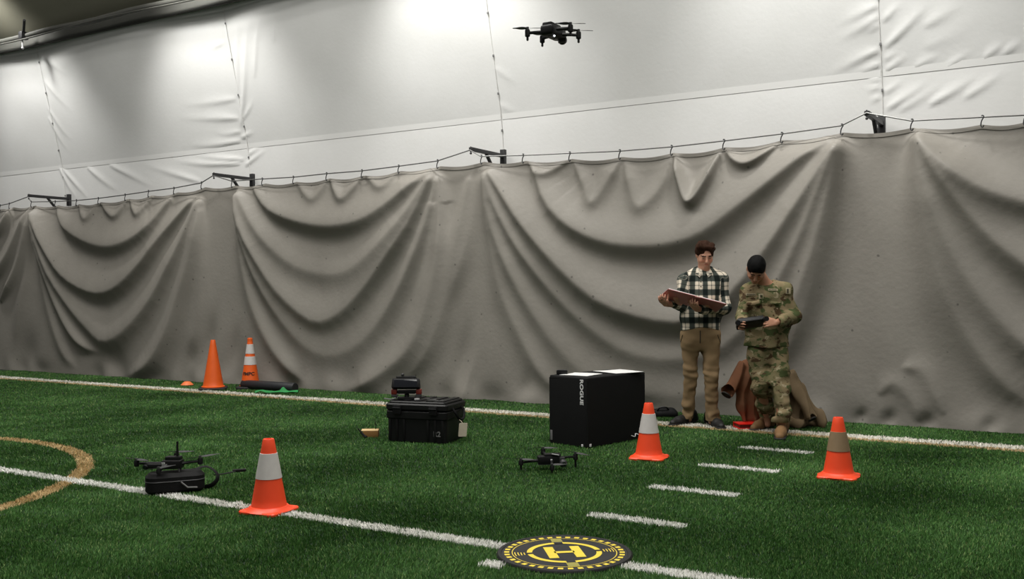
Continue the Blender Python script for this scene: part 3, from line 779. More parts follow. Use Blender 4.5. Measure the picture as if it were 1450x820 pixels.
def head_axes(pitch, turn, roll=0.0):
    """columns: right as seen, up, face direction (towards the camera before turning)"""
    f = TOW * math.cos(turn) + EX * math.sin(turn)
    side = np.cross(UPV, f); side = side / np.linalg.norm(side)
    f2 = f * math.cos(pitch) - UPV * math.sin(pitch); u2 = UPV * math.cos(pitch) + f * math.sin(pitch)
    u3 = u2 * math.cos(roll) + side * math.sin(roll); s3 = side * math.cos(roll) - u2 * math.sin(roll)
    return np.stack([s3, u3, f2], 1)
def add_head(F, c, B, s=1.0):
    P = lambda x, y, z: c + B @ (np.array([x, y, z]) * s)
    F.ell(P(0, .030, -.010), np.array([.074, .092, .095]) * s, B, .02)
    F.cap(P(0, -.015, .028), P(0, -.082, .046), .060 * s, .036 * s, .03)
    F.cap(P(-.035, -.045, .020), P(.035, -.045, .020), .038 * s, .038 * s, .03)
    F.cap(P(-.034, .020, .078), P(.034, .020, .078), .012 * s, .012 * s, .015)
    F.ell(P(-.031, -.002, .094), np.array([.017, .011, .012]) * s, B, .012, 'sub')
    F.ell(P(.031, -.002, .094), np.array([.017, .011, .012]) * s, B, .012, 'sub')
    for sx in (-1, 1):
        F.ell(P(sx * .031, -.003, .078), np.array([.013, .010, .010]) * s, B, .004)
        F.ell(P(sx * .077, -.002, -.008), np.array([.010, .030, .019]) * s, B, .006)
        F.ell(P(sx * .040, -.030, .066), np.array([.020, .020, .018]) * s, B, .02)
    F.cap(P(0, .008, .088), P(0, -.030, .107), .009 * s, .013 * s, .010)
    F.ell(P(0, -.036, .098), np.array([.018, .010, .012]) * s, B, .008)
    F.cap(P(-.018, -.058, .086), P(.018, -.058, .086), .0075 * s, .0075 * s, .008)
    F.cap(P(-.015, -.067, .083), P(.015, -.067, .083), .0075 * s, .0075 * s, .006)
    F.ell(P(0, -.092, .070), np.array([.024, .018, .018]) * s, B, .02)
def head_tint(V, c, B, skin, hair, s=1.0):
    q = ((V - c) @ B) / s; C = np.tile(np.array(skin), (len(V), 1)).astype(float)
    C *= (1 + 0.06 * np.sin(V[:, :1] * 61) * np.sin(V[:, 2:3] * 47))
    fr = q[:, 2] > 0.03
    near = lambda x, y, rx, ry: fr & ((((np.abs(q[:, 0]) - x) / rx) ** 2 + ((q[:, 1] - y) / ry) ** 2) < 1)
    C[near(.040, -.030, .022, .020)] *= np.array([1.10, .93, .90])
    C[near(.031, .021, .022, .0075)] = np.array(hair) * 1.3
    C[near(.031, -.004, .015, .0055)] = np.array(skin) * .45
    C[near(0, -.062, .022, .009)] = np.array(skin) * np.array([.95, .62, .60])
    C[near(0, -.042, .014, .004)] *= 0.6
    return C
def add_hand(F, wrist, d, n, side, curl=(0.35, 0.55, 0.45), spread=0.06, s=1.0, thumb=(0.55, 0.5)):
    """d: wrist to knuckles, n: direction the palm faces, side: towards the thumb"""
    d = np.asarray(d, float) / np.linalg.norm(d); n = np.asarray(n, float); n = n - d * (n @ d); n /= np.linalg.norm(n)
    sd = np.cross(n, d); sd = sd if sd @ np.asarray(side) > 0 else -sd
    wrist = np.asarray(wrist, float)
    offs = (.030, .010, -.010, -.029); Ls = (.074, .082, .076, .060); kn = (.086, .090, .086, .078)
    for o, L, kl in zip(offs, Ls, kn):
        K = wrist + (d * kl + sd * o) * s
        F.cap(wrist + (d * .012 + sd * o * .6) * s, K, .0145 * s, .0120 * s, .012)
        a = 0.0; p = K; dd = d + sd * (o / .03) * spread; dd /= np.linalg.norm(dd)
        for seg, (fr, ang) in enumerate(zip((.45, .31, .24), curl)):
            a += ang; v = dd * math.cos(a) + n * math.sin(a); q = p + v * L * fr * s * 1.05
            F.cap(p, q, (.0098 - .0008 * seg) * s, (.0090 - .0008 * seg) * s, .003); p = q
    p = wrist + (d * .022 + sd * .026) * s
    v = d * math.cos(thumb[0]) + sd * math.sin(thumb[0]) + n * .25; v /= np.linalg.norm(v)
    q = p + v * .042 * s; F.cap(p, q, .0145 * s, .0115 * s, .010)
    v2 = v * math.cos(thumb[1]) + n * math.sin(thumb[1]); q2 = q + v2 * .032 * s; F.cap(q, q2, .0112 * s, .0100 * s, .004)
    v3 = v2 + n * .3; v3 /= np.linalg.norm(v3); F.cap(q2, q2 + v3 * .024 * s, .0100 * s, .0085 * s, .004)
def sdf_obj(name, F, material, parent, origin, it=1, tint=None, weave=None):
    V, Q = F.skin(); V = relax(V, Q, it)
    me = np_mesh(name, V - origin, Q)
    if tint is not None: set_tint(me, tint(V))
    if weave is not None:
        a = me.attributes.new('weave', 'FLOAT_VECTOR', 'POINT'); a.data.foreach_set('vector', weave(V).astype(np.float32).ravel())
    o = obj(name, me, material, parent)
    o['_'] = 0; del o['_']
    return o, V, Q
def seg_param(V, a, b):
    a, b = np.asarray(a), np.asarray(b); ab = b - a; t = np.clip(((V - a) @ ab) / (ab @ ab), 0, 1)
    d = V - (a + t[:, None] * ab); return t, np.linalg.norm(d, axis=1), d
def pick(V, Q, px, py):                    # where the line of sight meets a surface
    bv = BVHTree.FromPolygons([tuple(v) for v in V], [tuple(int(i) for i in q) for q in Q])
    return bv
HB = 0.0060

# ------------------------------------------------------------------ person in the plaid shirt
D1 = 9.35
J = lambda x, y, t=0.0: at(x, y, D1 - t)
O1 = np.array([*ground(991, 601)[:2], G])
man = thing('person', 'person in plaid shirt and tan trousers reading a binder before the curtain', 'person', O1)
lo = np.array([O1[0] - .50, O1[1] - .72, G - .02]); hi = np.array([O1[0] + .62, O1[1] + .42, 1.86])
up1 = np.array([0, 0, .80])
sh = {-1: J(971, 397, 0), 1: J(1020.5, 397, 0)}
el = {-1: J(962, 431, .06), 1: J(1026, 436, .03)}
wr = {-1: J(957, 421, .30), 1: J(1001, 431, .27)}
hip = {-1: J(978, 478, -.03), 1: J(1006, 478, .02)}
kne = {-1: J(979, 533, -.03), 1: J(1006, 535, .08)}
ank = {-1: J(976, 586, -.13), 1: J(1007, 589, .05)}
for _s in ank: ank[_s][2] = .075
waist, chest, neck = J(992, 458, 0), J(995.5, 407, 0), J(996.5, 386, -.01)
hc = J(998, 361, .05); HBm = head_axes(math.radians(24), math.radians(2), math.radians(-3))
F = Field(lo, hi, HB)
add_head(F, hc, HBm, .98)
F.cap(hc + HBm @ np.array([0, -.05, -.02]), neck - UPV * .04, .054, .062, .03)
F.cap(waist - UPV * .05, chest, .130, .145, .05, (TOW, .62)); F.cap(sh[-1], sh[1], .052, .052, .05)
for s in (-1, 1):
    F.cap(sh[s], el[s], .046, .038, .03); F.cap(el[s], wr[s], .038, .027, .02)
    F.cap(hip[s], kne[s], .080, .052, .04); F.cap(kne[s], ank[s], .050, .034, .03); F.cap(ank[s], ank[s] - UPV * .045, .032, .026, .02)
# binder held out in front: near edge raised so that its cover shows
bA, bB = J(945.5, 409, .47), J(1030, 431, .40)
bu = (bB - bA); bL = np.linalg.norm(bu); bu /= bL
bv = -TOW * .93 - UPV * .34; bv -= bu * (bv @ bu); bv /= np.linalg.norm(bv); bn = np.cross(bu, bv); bn = bn if bn[2] > 0 else -bn
hand_l = bA + bu * .035 + bv * .10 - bn * .02
wr[-1] = hand_l - bu * (-.02) + bv * .085 - bn * .055
F.cap(el[-1], wr[-1], .038, .027, .02)
add_hand(F, wr[-1], -bv * .8 - bu * .55 - bn * .1, bn, bu, (.25, .45, .6), .05, 1.0, (.3, 1.1))
hand_r = bA + bu * .27 + bv * .09 - bn * .03
wr[1] = hand_r + bu * .085 + bv * .07 - bn * .03
F.cap(el[1], wr[1], .038, .027, .02)
add_hand(F, wr[1], -bv * .85 - bu * .6 + bn * .02, bn, -bu, (.15, .55, .9), .05, 1.0, (.5, .6))
SK1 = (0.60, 0.315, 0.215)
sdf_obj('body', F, 'skin_a', man, O1, 1, tint=lambda V: head_tint(V, hc, HBm, SK1, (0.035, 0.015, 0.009), .98))
# hair: fuller on top, swept to the side
F = Field(hc - .2, hc + .22, .0045)
F.ell(hc + HBm @ np.array([0, .040, -.020]), (.087, .096, .100), HBm, .02)
F.cap(hc + HBm @ np.array([-.05, .105, .035]), hc + HBm @ np.array([.055, .10, .045]), .034, .030, .03)
F.cap(hc + HBm @ np.array([-.078, .05, .01]), hc + HBm @ np.array([-.078, -.005, .005]), .016, .010, .02)
F.cap(hc + HBm @ np.array([.078, .05, .01]), hc + HBm @ np.array([.078, .0, .005]), .016, .010, .02)
F.ell(hc + HBm @ np.array([.008, -.035, .095]), (.066, .100, .080), HBm, .010, 'sub')
for s in (-1, 1): F.ell(hc + HBm @ np.array([s * .088, -.015, .015]), (.024, .035, .03), HBm, .008, 'sub')
F.plane(hc + HBm @ np.array([0, -.075, 0]), -HBm[:, 1])
w1 = wave(3, 9, 60, 140); F.ripple(lambda p: .0065 * w1(p))
sdf_obj('hair', F, 'hair_brown', man, O1, 0)
# shirt
F = Field(np.array([lo[0], lo[1], .78]), np.array([hi[0], hi[1], 1.62]), HB)
hemz = J(992, 465, .1)[2]
F.cap(J(992, 475, 0), J(993, 440, 0), .186, .180, .05, (TOW, .66)); F.cap(J(993, 440, 0), J(995.5, 407, 0), .180, .178, .05, (TOW, .64))
F.cap(sh[-1], sh[1], .058, .058, .06)
for s in (-1, 1): F.cap(J(996 + s * 7, 384, -.02), sh[s], .040, .052, .06)
for s in (-1, 1):
    F.cap(sh[s], el[s], .062, .050, .045)
    cuff = el[s] + (wr[s] - el[s]) * .86
    F.cap(el[s], cuff, .050, .040, .025)
ring_c = hc + HBm @ np.array([0, -.10, -.02])
nk = J(996, 383, -.005)
for a in np.linspace(0, 6.283, 19)[:-1]:
    if abs(((a + math.pi) % 6.283) - math.pi) < .30: continue
    p = nk + TOW * math.cos(a) * .068 + EX * math.sin(a) * .075 + UPV * (-.012 - .030 * math.cos(a))
    F.cap(p - UPV * .02, p + UPV * .012, .013, .010, .012)
F.cap(J(992, 388, .09), J(984, 385, .05), .012, .010, .008); F.cap(J(1000, 388, .09), J(1008, 385, .05), .012, .010, .008)
for s in (-1, 1):
    dd = wr[s] - el[s]; dd /= np.linalg.norm(dd)
    F.cap(el[s] + (wr[s] - el[s]) * .80, el[s] + (wr[s] - el[s]) * 1.1, .034, .034, .004, None, 'sub')
w2 = wave(5, 10, 14, 34); w3 = wave(6, 8, 30, 60)
F.ripple(lambda p: .0075 * w2(p) + .0028 * w3(p))
F.cap(nk + UPV * .10, nk - UPV * .02 + TOW * .01, .058, .050, .006, None, 'sub')
hc_c = np.array([O1[0], O1[1]])
lat = F.lin(J(992, 465), EX)
F.F = np.maximum(F.F, (hemz + .018 * np.cos(lat * 15) - .012 + .03 * np.abs(lat) - F.lin((0, 0, 0), UPV)).astype(np.float32)); del lat
def weave1(V):
    tt, dt, d = seg_param(V, waist, chest)
    u = (V - chest) @ EX; dep = (V - chest) @ TOW
    out = np.stack([np.where(dep > -.02, np.arctan2(u, dep + .12) * .19, u), V[:, 2] - 1.0, np.zeros(len(V))], -1)
    for s in (-1, 1):
        best = np.minimum(seg_param(V, sh[s], el[s])[1] - .067, seg_param(V, el[s], wr[s])[1] - .055)
        torso = np.abs(u) - .165
        for a, b, base in ((sh[s], el[s], 0.0), (el[s], wr[s], np.linalg.norm(el[s] - sh[s]))):
            t, dist, dv = seg_param(V, a, b); ax = (b - a) / np.linalg.norm(b - a)
            e1 = EX - ax * (EX @ ax); e1 /= np.linalg.norm(e1); e2 = np.cross(ax, e1)
            m = (dist < .085) & (torso * 1.0 > -.012 + (0 if base == 0 else -.4)) & ((seg_param(V, sh[s], el[s])[1] < seg_param(V, el[s], wr[s])[1]) == (base == 0)) & ((u * s > .12) | (dep > .16))
            out[m, 0] = np.arctan2(dv @ e2, dv @ e1)[m] * .055; out[m, 1] = (base + t * np.linalg.norm(b - a))[m]
    return out
shirt, sV, sQ = sdf_obj('shirt', F, 'plaid', man, O1, 1, weave=weave1)
shirt['label'] = 'cream and dark green plaid flannel shirt'
bvh = BVHTree.FromPolygons([tuple(v) for v in sV], sQ.tolist())
def surf(b, px, py):
    d = ray(px, py); d /= np.linalg.norm(d); h = b.ray_cast(Vector(CAM), Vector(d)); return (np.array(h[0]), np.array(h[1])) if h[0] is not None else (None, None)
for (px, py) in [(992.5, 392), (992.5, 399), (992.5, 406), (992.5, 413), (990, 440), (990, 449), (990, 457)]:
    p, n = surf(bvh, px, py)
    if p is not None: obj('button', cyl(p - O1, p - O1 + n * .004, .0065, n=10), 'patch_dark', shirt)
for s in (-1, 1):                           # collar leaves folded down either side of the throat
    pts = [surf(bvh, 996.5 + s * x_, y_) for x_, y_ in ((3.0, 386.5), (10.5, 383.5), (11.5, 388.5), (6.0, 393.5))]
    if any(p is None for p, _ in pts): continue
    a_ = np.array([p + TOW * .010 + UPV * .004 for p, n in pts]); b_ = np.array([p + TOW * .016 + UPV * .004 for p, n in pts])
    me = mesh_of('collar', (np.vstack([a_, b_]) - O1, [[3, 2, 1, 0], [4, 5, 6, 7], [0, 1, 5, 4], [1, 2, 6, 5], [2, 3, 7, 6], [3, 0, 4, 7]]), 0)
    at_ = me.attributes.new('weave', 'FLOAT_VECTOR', 'POINT')
    at_.data.foreach_set('vector', np.array([[.049 + (i % 2) * .02, .05 + .02 * ((i // 2) % 2), 0] for i in range(8)], np.float32).ravel())
    obj('collar', me, 'plaid', shirt)
tee = obj('undershirt', tube([nk - O1 + TOW * math.cos(a) * .056 + EX * math.sin(a) * .06 + UPV * (-.03 - .03 * math.cos(a)) for a in np.linspace(0, 6.283, 25)], .010, 8), 'tshirt_grey', man)
# trousers
F = Field(lo, np.array([hi[0], hi[1], 1.06]), HB)
F.cap(J(991.5, 466, 0), J(991.5, 480, 0), .168, .172, .04, (TOW, .68))
for s in (-1, 1):
    F.cap(hip[s] + UPV * .02, kne[s], .098, .072, .045); F.cap(kne[s], ank[s] + UPV * .015, .072, .070, .03)
    F.cap(ank[s] - UPV * .05, ank[s] + UPV * .02, .074, .070, .02)
cz = J(991, 486)[2]
F.cap(J(991, 500, 0), J(991.5, 600, 0), .018, .05, .03, (TOW, 6.0), 'sub')
w4 = wave(8, 10, 16, 36, (1, 1, 1.7)); w5 = wave(9, 8, 34, 62, (1, 1, 1.5))
def tr_rip(p):
    kz = np.exp(-((p[:, 2] - .47) / .13) ** 2) + np.exp(-((p[:, 2] - .12) / .10) ** 2) * 1.2 + .35
    return .0038 * w4(p) * kz + .0050 * w5(p) * kz
F.ripple(tr_rip)
F.plane((0, 0, .040), (0, 0, -1))
F.plane((0, 0, hemz + .06), (0, 0, 1))
tro, tV, tQ = sdf_obj('trousers', F, 'chino', man, O1, 1)
tro['label'] = 'tan chino trousers creased at the knees'
tb = BVHTree.FromPolygons([tuple(v) for v in tV], tQ.tolist())
path = []
for y in np.linspace(468, 486, 6):
    p, n = surf(tb, 991.5, y)
    if p is not None: path.append(p - O1 + n * .002)
if len(path) > 3: obj('fly_seam', tube(path, .004, 6), 'belt', tro)
for xs_ in ((967, 474, 964, 484), (1016, 474, 1020, 486)):
    path = []
    for t in np.linspace(0, 1, 6):
        p, n = surf(tb, xs_[0] + (xs_[2] - xs_[0]) * t, xs_[1] + (xs_[3] - xs_[1]) * t)
        if p is not None: path.append(p - O1 + n * .002)
    if len(path) > 2: obj('pocket_edge', tube(path, .003, 6), 'belt', tro)
def shoe(name, parent, O, heel, toe, mat_, h=.075, w=.042, shaft=None, sole='rubber'):
    heel = np.array([heel[0], heel[1], G]); toe = np.array([toe[0], toe[1], G]); d = toe - heel; L = np.linalg.norm(d); d /= L
    Fd = Field(np.minimum(heel, toe) - .1, np.maximum(heel, toe) + np.array([.1, .1, .40]), .005)
    ball_ = heel + d * L * .70
    Fd.cap(heel + UPV * (w * .8) + d * .03, ball_ + UPV * w * .72, w * .88, w * 1.02, .02); Fd.cap(ball_ + UPV * w * .7, toe + UPV * w * .6 - d * w * .7, w * 1.02, w * .70, .02)
    Fd.cap(heel + d * .035 + UPV * w, heel + d * (.055) + UPV * h, w * .85, w * .95, .025); Fd.cap(heel + d * .06 + UPV * h, ball_ + UPV * w * .9, w * .85, w * .6, .03)
    if shaft is not None: Fd.cap(heel + d * .05 + UPV * .05, shaft, .050, .054, .03)
    Fd.plane((0, 0, G + .006), (0, 0, -1))
    s_, _, _ = sdf_obj(name, Fd, mat_, parent, O, 1)
    V, Fc = rounded_prism(L * 1.02, w * 2.05, .020, w * .95, G + .0, .004)
    R = np.stack([d, np.cross(UPV, d), UPV], 1); c = (heel + toe) / 2; c[2] = 0
    obj('sole', (V @ R.T + c - O, Fc), sole, s_)
    if shaft is not None:                   # lacing up the front of a boot
        for q_ in np.linspace(.35, .95, 5):
            c0 = heel + d * (.05 + .075 * (1 - q_)) + UPV * (.05 + .09 * q_) + d * .042
            sd_ = np.cross(UPV, d) * .022
            obj('lace', tube([c0 - sd_ - O, c0 + d * .008 - O, c0 + sd_ - O], .0045, 6), 'patch_dark', s_)
    return s_
shoe('shoe', man, O1, ground(985, 595.5), ground(950, 602), 'shoe', .085, .046)
shoe('shoe', man, O1, ground(1002, 597), ground(1023, 607), 'shoe', .085, .046)
FOOT += [(*((ground(983, 596.5) + ground(949, 601.5)) / 2)[:2], .13, .04, math.atan2(*(ground(949, 601.5) - ground(983, 596.5))[[1, 0]])),
         (*((ground(1003, 598) + ground(1024, 606)) / 2)[:2], .14, .04, math.atan2(*(ground(1024, 606) - ground(1003, 598))[[1, 0]]))]
# the binder itself
bw = .27
Rb = np.stack([bu, bv, bn], 1)
bc = bA + bu * bL / 2 + bv * bw / 2
binder = thing('ring_binder', 'wide open maroon-pink binder held by the person in the plaid shirt', 'binder', bc)
obj('cover', [xf(box((q_ * bL / 4, 0, 0), (bL / 2 - .008, bw, .006), .002), Rb) for q_ in (-1, 1)], 'binder', binder)
obj('spine', xf(box((0, 0, -.004), (.05, bw, .006), .002), Rb), 'binder', binder)
for s in (-1, 1):
    obj('page_stack', xf(box((s * bL / 4, .004, .009), (bL / 2 - .03, bw - .02, .011), .002), Rb), 'paper', binder)
obj('ring_bar', xf(cyl((0, -.1, .006), (0, .1, .006), .008), Rb), 'silver', binder)

# ------------------------------------------------------------------ person in camouflage uniform
D2 = 8.90
K = lambda x, y, t=0.0: at(x, y, D2 - t)
O2 = np.array([*ground(1090, 609)[:2], G])
sol = thing('person', 'person in camouflage uniform looking down at a handheld controller', 'person', O2)
lo = np.array([O2[0] - .50, O2[1] - .72, G - .02]); hi = np.array([O2[0] + .62, O2[1] + .42, 1.70])
sh = {-1: K(1059, 416, .0), 1: K(1111, 413, -.01)}
el = {-1: K(1051, 448, .04), 1: K(1124, 447, -.02)}
wr = {-1: K(1050, 461, .26), 1: K(1099, 457, .26)}
hip = {-1: K(1072, 500, -.02), 1: K(1102, 500, .02)}
kne = {-1: K(1077, 548, .06), 1: K(1104, 548, .13)}
ank = {-1: K(1087, 592, -.12), 1: K(1107, 597, .20)}
for _s in ank: ank[_s][2] = .10
waist, chest, neck = K(1087, 482, 0), K(1086, 424, .0), K(1087, 403, -.02)
hc2 = K(1070.5, 382, .14); HB2 = head_axes(math.radians(46), math.radians(-16), math.radians(8))
F = Field(lo, hi, HB)
add_head(F, hc2, HB2, .98)
F.cap(hc2 + HB2 @ np.array([0, -.04, -.04]), neck - UPV * .05, .058, .066, .03)
F.cap(waist, chest, .13, .15, .05, (TOW, .62)); F.cap(sh[-1], sh[1], .05, .05, .05)
for s in (-1, 1):
    F.cap(sh[s], el[s], .046, .038, .03); F.cap(el[s], wr[s], .038, .028, .02)
    F.cap(hip[s], kne[s], .082, .052, .04); F.cap(kne[s], ank[s], .050, .036, .03); F.cap(ank[s], ank[s] - UPV * .06, .032, .026, .02)
dc = K(1062, 457, .34)                      # controller centre
du = K(1082, 454.5, .33) - K(1042, 460, .33); du /= np.linalg.norm(du)
dn = UPV * .80 - TOW * .60; dn -= du * (dn @ du); dn /= np.linalg.norm(dn); dv = np.cross(dn, du)     # screen faces up towards the person
dv = dv if dv @ TOW > 0 else -dv
add_hand(F, wr[1], -du * .9 + TOW * .35 + UPV * .12, -du * .2 - TOW * .7 - UPV * .3, UPV, (.2, .55, .5), .07, 1.02, (.55, .5))
add_hand(F, wr[-1], -du * .35 + TOW * .75 + UPV * .1, du * .8 - UPV * .2, UPV, (.35, .8, .6), .05, 1.02, (.4, .5))
SK2 = (0.42, 0.21, 0.13)
sdf_obj('body', F, 'skin_b', sol, O2, 1, tint=lambda V: head_tint(V, hc2, HB2, SK2, (0.006, 0.005, 0.004), .98))
F = Field(hc2 - .2, hc2 + .2, .0045)
F.ell(hc2 + HB2 @ np.array([0, .040, -.012]), (.082, .094, .104), HB2, .02)
F.ell(hc2 + HB2 @ np.array([0, -.060, .095]), (.078, .105, .085), HB2, .012, 'sub')
for s in (-1, 1): F.ell(hc2 + HB2 @ np.array([s * .092, -.012, .004]), (.030, .046, .036), HB2, .008, 'sub')
F.plane(hc2 + HB2 @ np.array([0, -.055, 0]), -HB2[:, 1])
F.ripple(lambda p: .0015 * w1(p))
sdf_obj('hair', F, 'hair_black', sol, O2, 0)
# jacket
F = Field(np.array([lo[0], lo[1], .66]), np.array([hi[0], hi[1], 1.48]), HB)
F.cap(K(1087.5, 500, 0), K(1087, 455, 0), .197, .184, .05, (TOW, .68)); F.cap(K(1087, 455, 0), K(1086, 424, 0), .188, .172, .05, (TOW, .68))
F.cap(sh[-1], sh[1], .060, .060, .06)
for s in (-1, 1): F.cap(K(1086 + s * 8, 402, -.02), sh[s], .042, .056, .06)
for s in (-1, 1):
    F.cap(sh[s], el[s], .070, .062, .045); cuff = el[s] + (wr[s] - el[s]) * .90
    F.cap(el[s], cuff, .061, .047, .025)
nk = K(1086, 401, -.01)
for a in np.linspace(0, 6.283, 21)[:-1]:
    if abs(((a + math.pi) % 6.283) - math.pi) < .45: continue
    p = nk + TOW * math.cos(a) * .072 + EX * math.sin(a) * .080 + UPV * (-.005 - .03 * math.cos(a))
    F.cap(p - UPV * .02, p + UPV * .018, .014, .011, .012)
for s, x0 in ((-1, 1066), (1, 1100)):       # chest pocket flaps
    F.cap(K(x0 - 7, 430, .125), K(x0 + 8, 429, .125), .012, .012, .008)
for s in (-1, 1): F.cap(el[s] + (wr[s] - el[s]) * .84, el[s] + (wr[s] - el[s]) * 1.1, .038, .038, .004, None, 'sub')
w6 = wave(15, 10, 14, 34); w7 = wave(16, 8, 30, 62)
F.ripple(lambda p: .0095 * w6(p) + .0032 * w7(p))
F.cap(nk + UPV * .10, nk - UPV * .03 + TOW * .01, .060, .052, .006, None, 'sub')
hz2 = K(1088, 492, .1)[2]
F.F = np.maximum(F.F, (hz2 + .008 * np.sin(F.lin((0, 0, 0), EX) * 21) - F.lin((0, 0, 0), UPV)).astype(np.float32))
jac, jV, jQ = sdf_obj('jacket', F, 'camo', sol, O2, 1)
jac['label'] = 'camouflage uniform jacket with patches'
jb = BVHTree.FromPolygons([tuple(v) for v in jV], jQ.tolist())
for nm, px, py, w_, h_, m_ in [('name_tape', 1063, 417, .085, .022, 'patch_tan'), ('name_tape', 1094, 410.5, .085, .022, 'patch_tan'), ('rank_patch', 1077.5, 419.5, .042, .046, 'patch_tan'),
                               ('shoulder_patch', 1116, 412, .045, .055, 'patch_tan')]:
    p, n = surf(jb, px, py)
    if p is None: continue
    n = n + TOW * .6; n /= np.linalg.norm(n); rt = EX - n * (EX @ n); rt /= np.linalg.norm(rt); upv = np.cross(n, rt); R = np.stack([rt, upv, n], 1)
    pt = obj(nm, xf(box((0, 0, .002), (w_, h_, .008), .002), R, p - O2), m_, jac)
    if nm == 'rank_patch': obj('rank_bar', xf(box((0, 0, .007), (w_ * .3, h_ * .55, .003), .001), R, p - O2), 'patch_dark', pt)
    if nm == 'shoulder_patch': obj('patch_bar', xf(box((-.006, 0, .007), (w_ * .35, h_ * .7, .003), .001), R, p - O2), 'patch_dark', pt)
    if nm == 'name_tape':
        for q_ in np.linspace(-.03, .03, 6): obj('stitched_letter', xf(box((q_, 0, .006), (.006, .012, .003)), R, p - O2), 'patch_dark', pt)
path = []
for y in np.linspace(413, 488, 12):
    p, n = surf(jb, 1079 + (y - 413) * .03, y)
    if p is not None and depth_of(p) > D2 - .25: path.append(p - O2 + n * .001)
if len(path) > 3: obj('front_placket', tube(path, .008, 6), 'camo', jac)
# trousers bloused into the boots
F = Field(lo, np.array([hi[0], hi[1], .92]), HB)
F.cap(K(1087.5, 494, 0), K(1087.5, 501, 0), .168, .168, .04, (TOW, .60))
for s in (-1, 1):
    F.cap(hip[s] + UPV * .02, kne[s], .093, .077, .035); F.cap(kne[s], ank[s] + UPV * .05, .077, .072, .03)
    F.cap(ank[s] + UPV * .02, ank[s] + UPV * .07, .074, .080, .02)
F.ell(K(1112, 530, .10), (.045, .05, .075), None, .03)          # thigh cargo pocket
F.cap(K(1090.5, 548, .1), K(1094.5, 602, .1), .001, .022, .03, (TOW, 6.0), 'sub')
w8 = wave(18, 10, 16, 38, (1, 1, 1.8)); w9 = wave(19, 8, 34, 66, (1, 1, 1.5))
def tr_rip2(p):
    kz = np.exp(-((p[:, 2] - .42) / .16) ** 2) + np.exp(-((p[:, 2] - .16) / .10) ** 2) * 1.2 + .45
    return .0095 * w8(p) * kz + .0035 * w9(p) * kz
F.ripple(tr_rip2)
F.plane((0, 0, .105), (0, 0, -1)); F.plane((0, 0, hz2 + .05), (0, 0, 1))
t2, _, _ = sdf_obj('trousers', F, 'camo', sol, O2, 1)
t2['label'] = 'camouflage trousers bloused over the boots'
shoe('boot', sol, O2, ground(1092, 602.5), ground(1065, 609), 'boot', .11, .047, ank[-1] + UPV * .06)
shoe('boot', sol, O2, ground(1109, 608), ground(1103.5, 622), 'boot', .11, .049, ank[1] + UPV * .06)
FOOT += [(*((ground(1090, 603) + ground(1066, 608)) / 2)[:2], .10, .045, math.atan2(*(ground(1066, 608) - ground(1090, 603))[[1, 0]])),
         (*((ground(1108, 609.5) + ground(1103.5, 621)) / 2)[:2], .15, .045, math.atan2(*(ground(1103.5, 621) - ground(1108, 609.5))[[1, 0]]))]
# handheld controller
Rd = np.stack([du, dv, dn], 1)
ctl = thing('drone_controller', 'black handheld controller with side grips held by the person in camouflage', 'controller', dc)
obj('body', xf(box((0, 0, 0), (.235, .125, .045), .012), Rd), 'black_plastic', ctl)
obj('screen', xf(box((0, .0, .025), (.16, .10, .004), .002), Rd), 'lens', ctl)
for s in (-1, 1):
    g = obj('grip', xf(tube(smooth_line([(s * .105, .02, -.005), (s * .120, .055, -.02), (s * .124, .095, -.045)], 8), .022, 10), Rd), 'black_plastic', ctl)
    st = obj('thumb_stick', xf([cyl((s * .098, .02, .022), (s * .098, .02, .038), .005), cyl((s * .098, .02, .038), (s * .098, .02, .042), .011)][0], Rd), 'dark_grey', ctl)
    obj('antenna', xf(box((s * .085, -.07, .01), (.05, .03, .014), .004), Rd), 'black_plastic', ctl)

# ================================================================== COATS AND FOLDER AT THE FOOT OF THE CURTAIN
D3 = 9.25
Kc = lambda x, y, t=0.0: at(x, y, D3 - t)
def coat(name, label, mat_, origin, caps, cuffs, seed, lo, hi, lining=None):
    o = thing(name, label, 'coat', origin)
    Fd = Field(lo, hi, .006)
    for c in caps: Fd.cap(*c[:4], c[4] if len(c) > 4 else .04, c[5] if len(c) > 5 else None)
    a, b = wave(seed, 9, 12, 30, (1, 1, .5)), wave(seed + 1, 8, 30, 60, (1, 1, .5))
    def hang(p):                             # hanging creases running down the cloth
        u = (p - origin) @ EX * 1.0 + .5 * ((p - origin) @ UPV) * np.sign((p - origin) @ EX) * .35; w = (p - origin) @ EY
        return .024 * (np.abs(np.sin(u * 26 + 1.6 * np.sin(p[:, 2] * 7 + seed) + w * 9)) - .6) + .010 * a(p) + .006 * b(p)
    Fd.ripple(hang)
    for p, q, r in cuffs: Fd.cap(p, q, r, r, .004, None, 'sub')
    Fd.plane((0, 0, G + .004), (0, 0, -1))
    sdf_obj('cloth', Fd, mat_, o, origin, 1)
    for p, q, r in cuffs:
        d = (q - p) / np.linalg.norm(q - p)
        obj('cuff_lining', cyl(p - origin, p + d * .012 - origin, r * .97, n=14), 'coat_lining', o)
    return o
cO = np.array([*ground(1055, 596)[:2], G])
s0, s1 = Kc(1053, 519, 0), Kc(1031, 555, .10)
caps = [(s0, s1, .048, .066), (Kc(1056, 516, -.05), Kc(1050, 545, 0), .06, .07), (Kc(1052, 545, 0), Kc(1050, 580, .05), .05, .045, .03), (Kc(1060, 520, -.05), Kc(1062, 592, 0), .07, .075),
        (Kc(1066, 525, -.1), Kc(1072, 595, -.08), .08, .09), (Kc(1050, 575, .05), Kc(1053, 596, .06), .045, .03, .03)]
dd = (s1 - s0) / np.linalg.norm(s1 - s0)
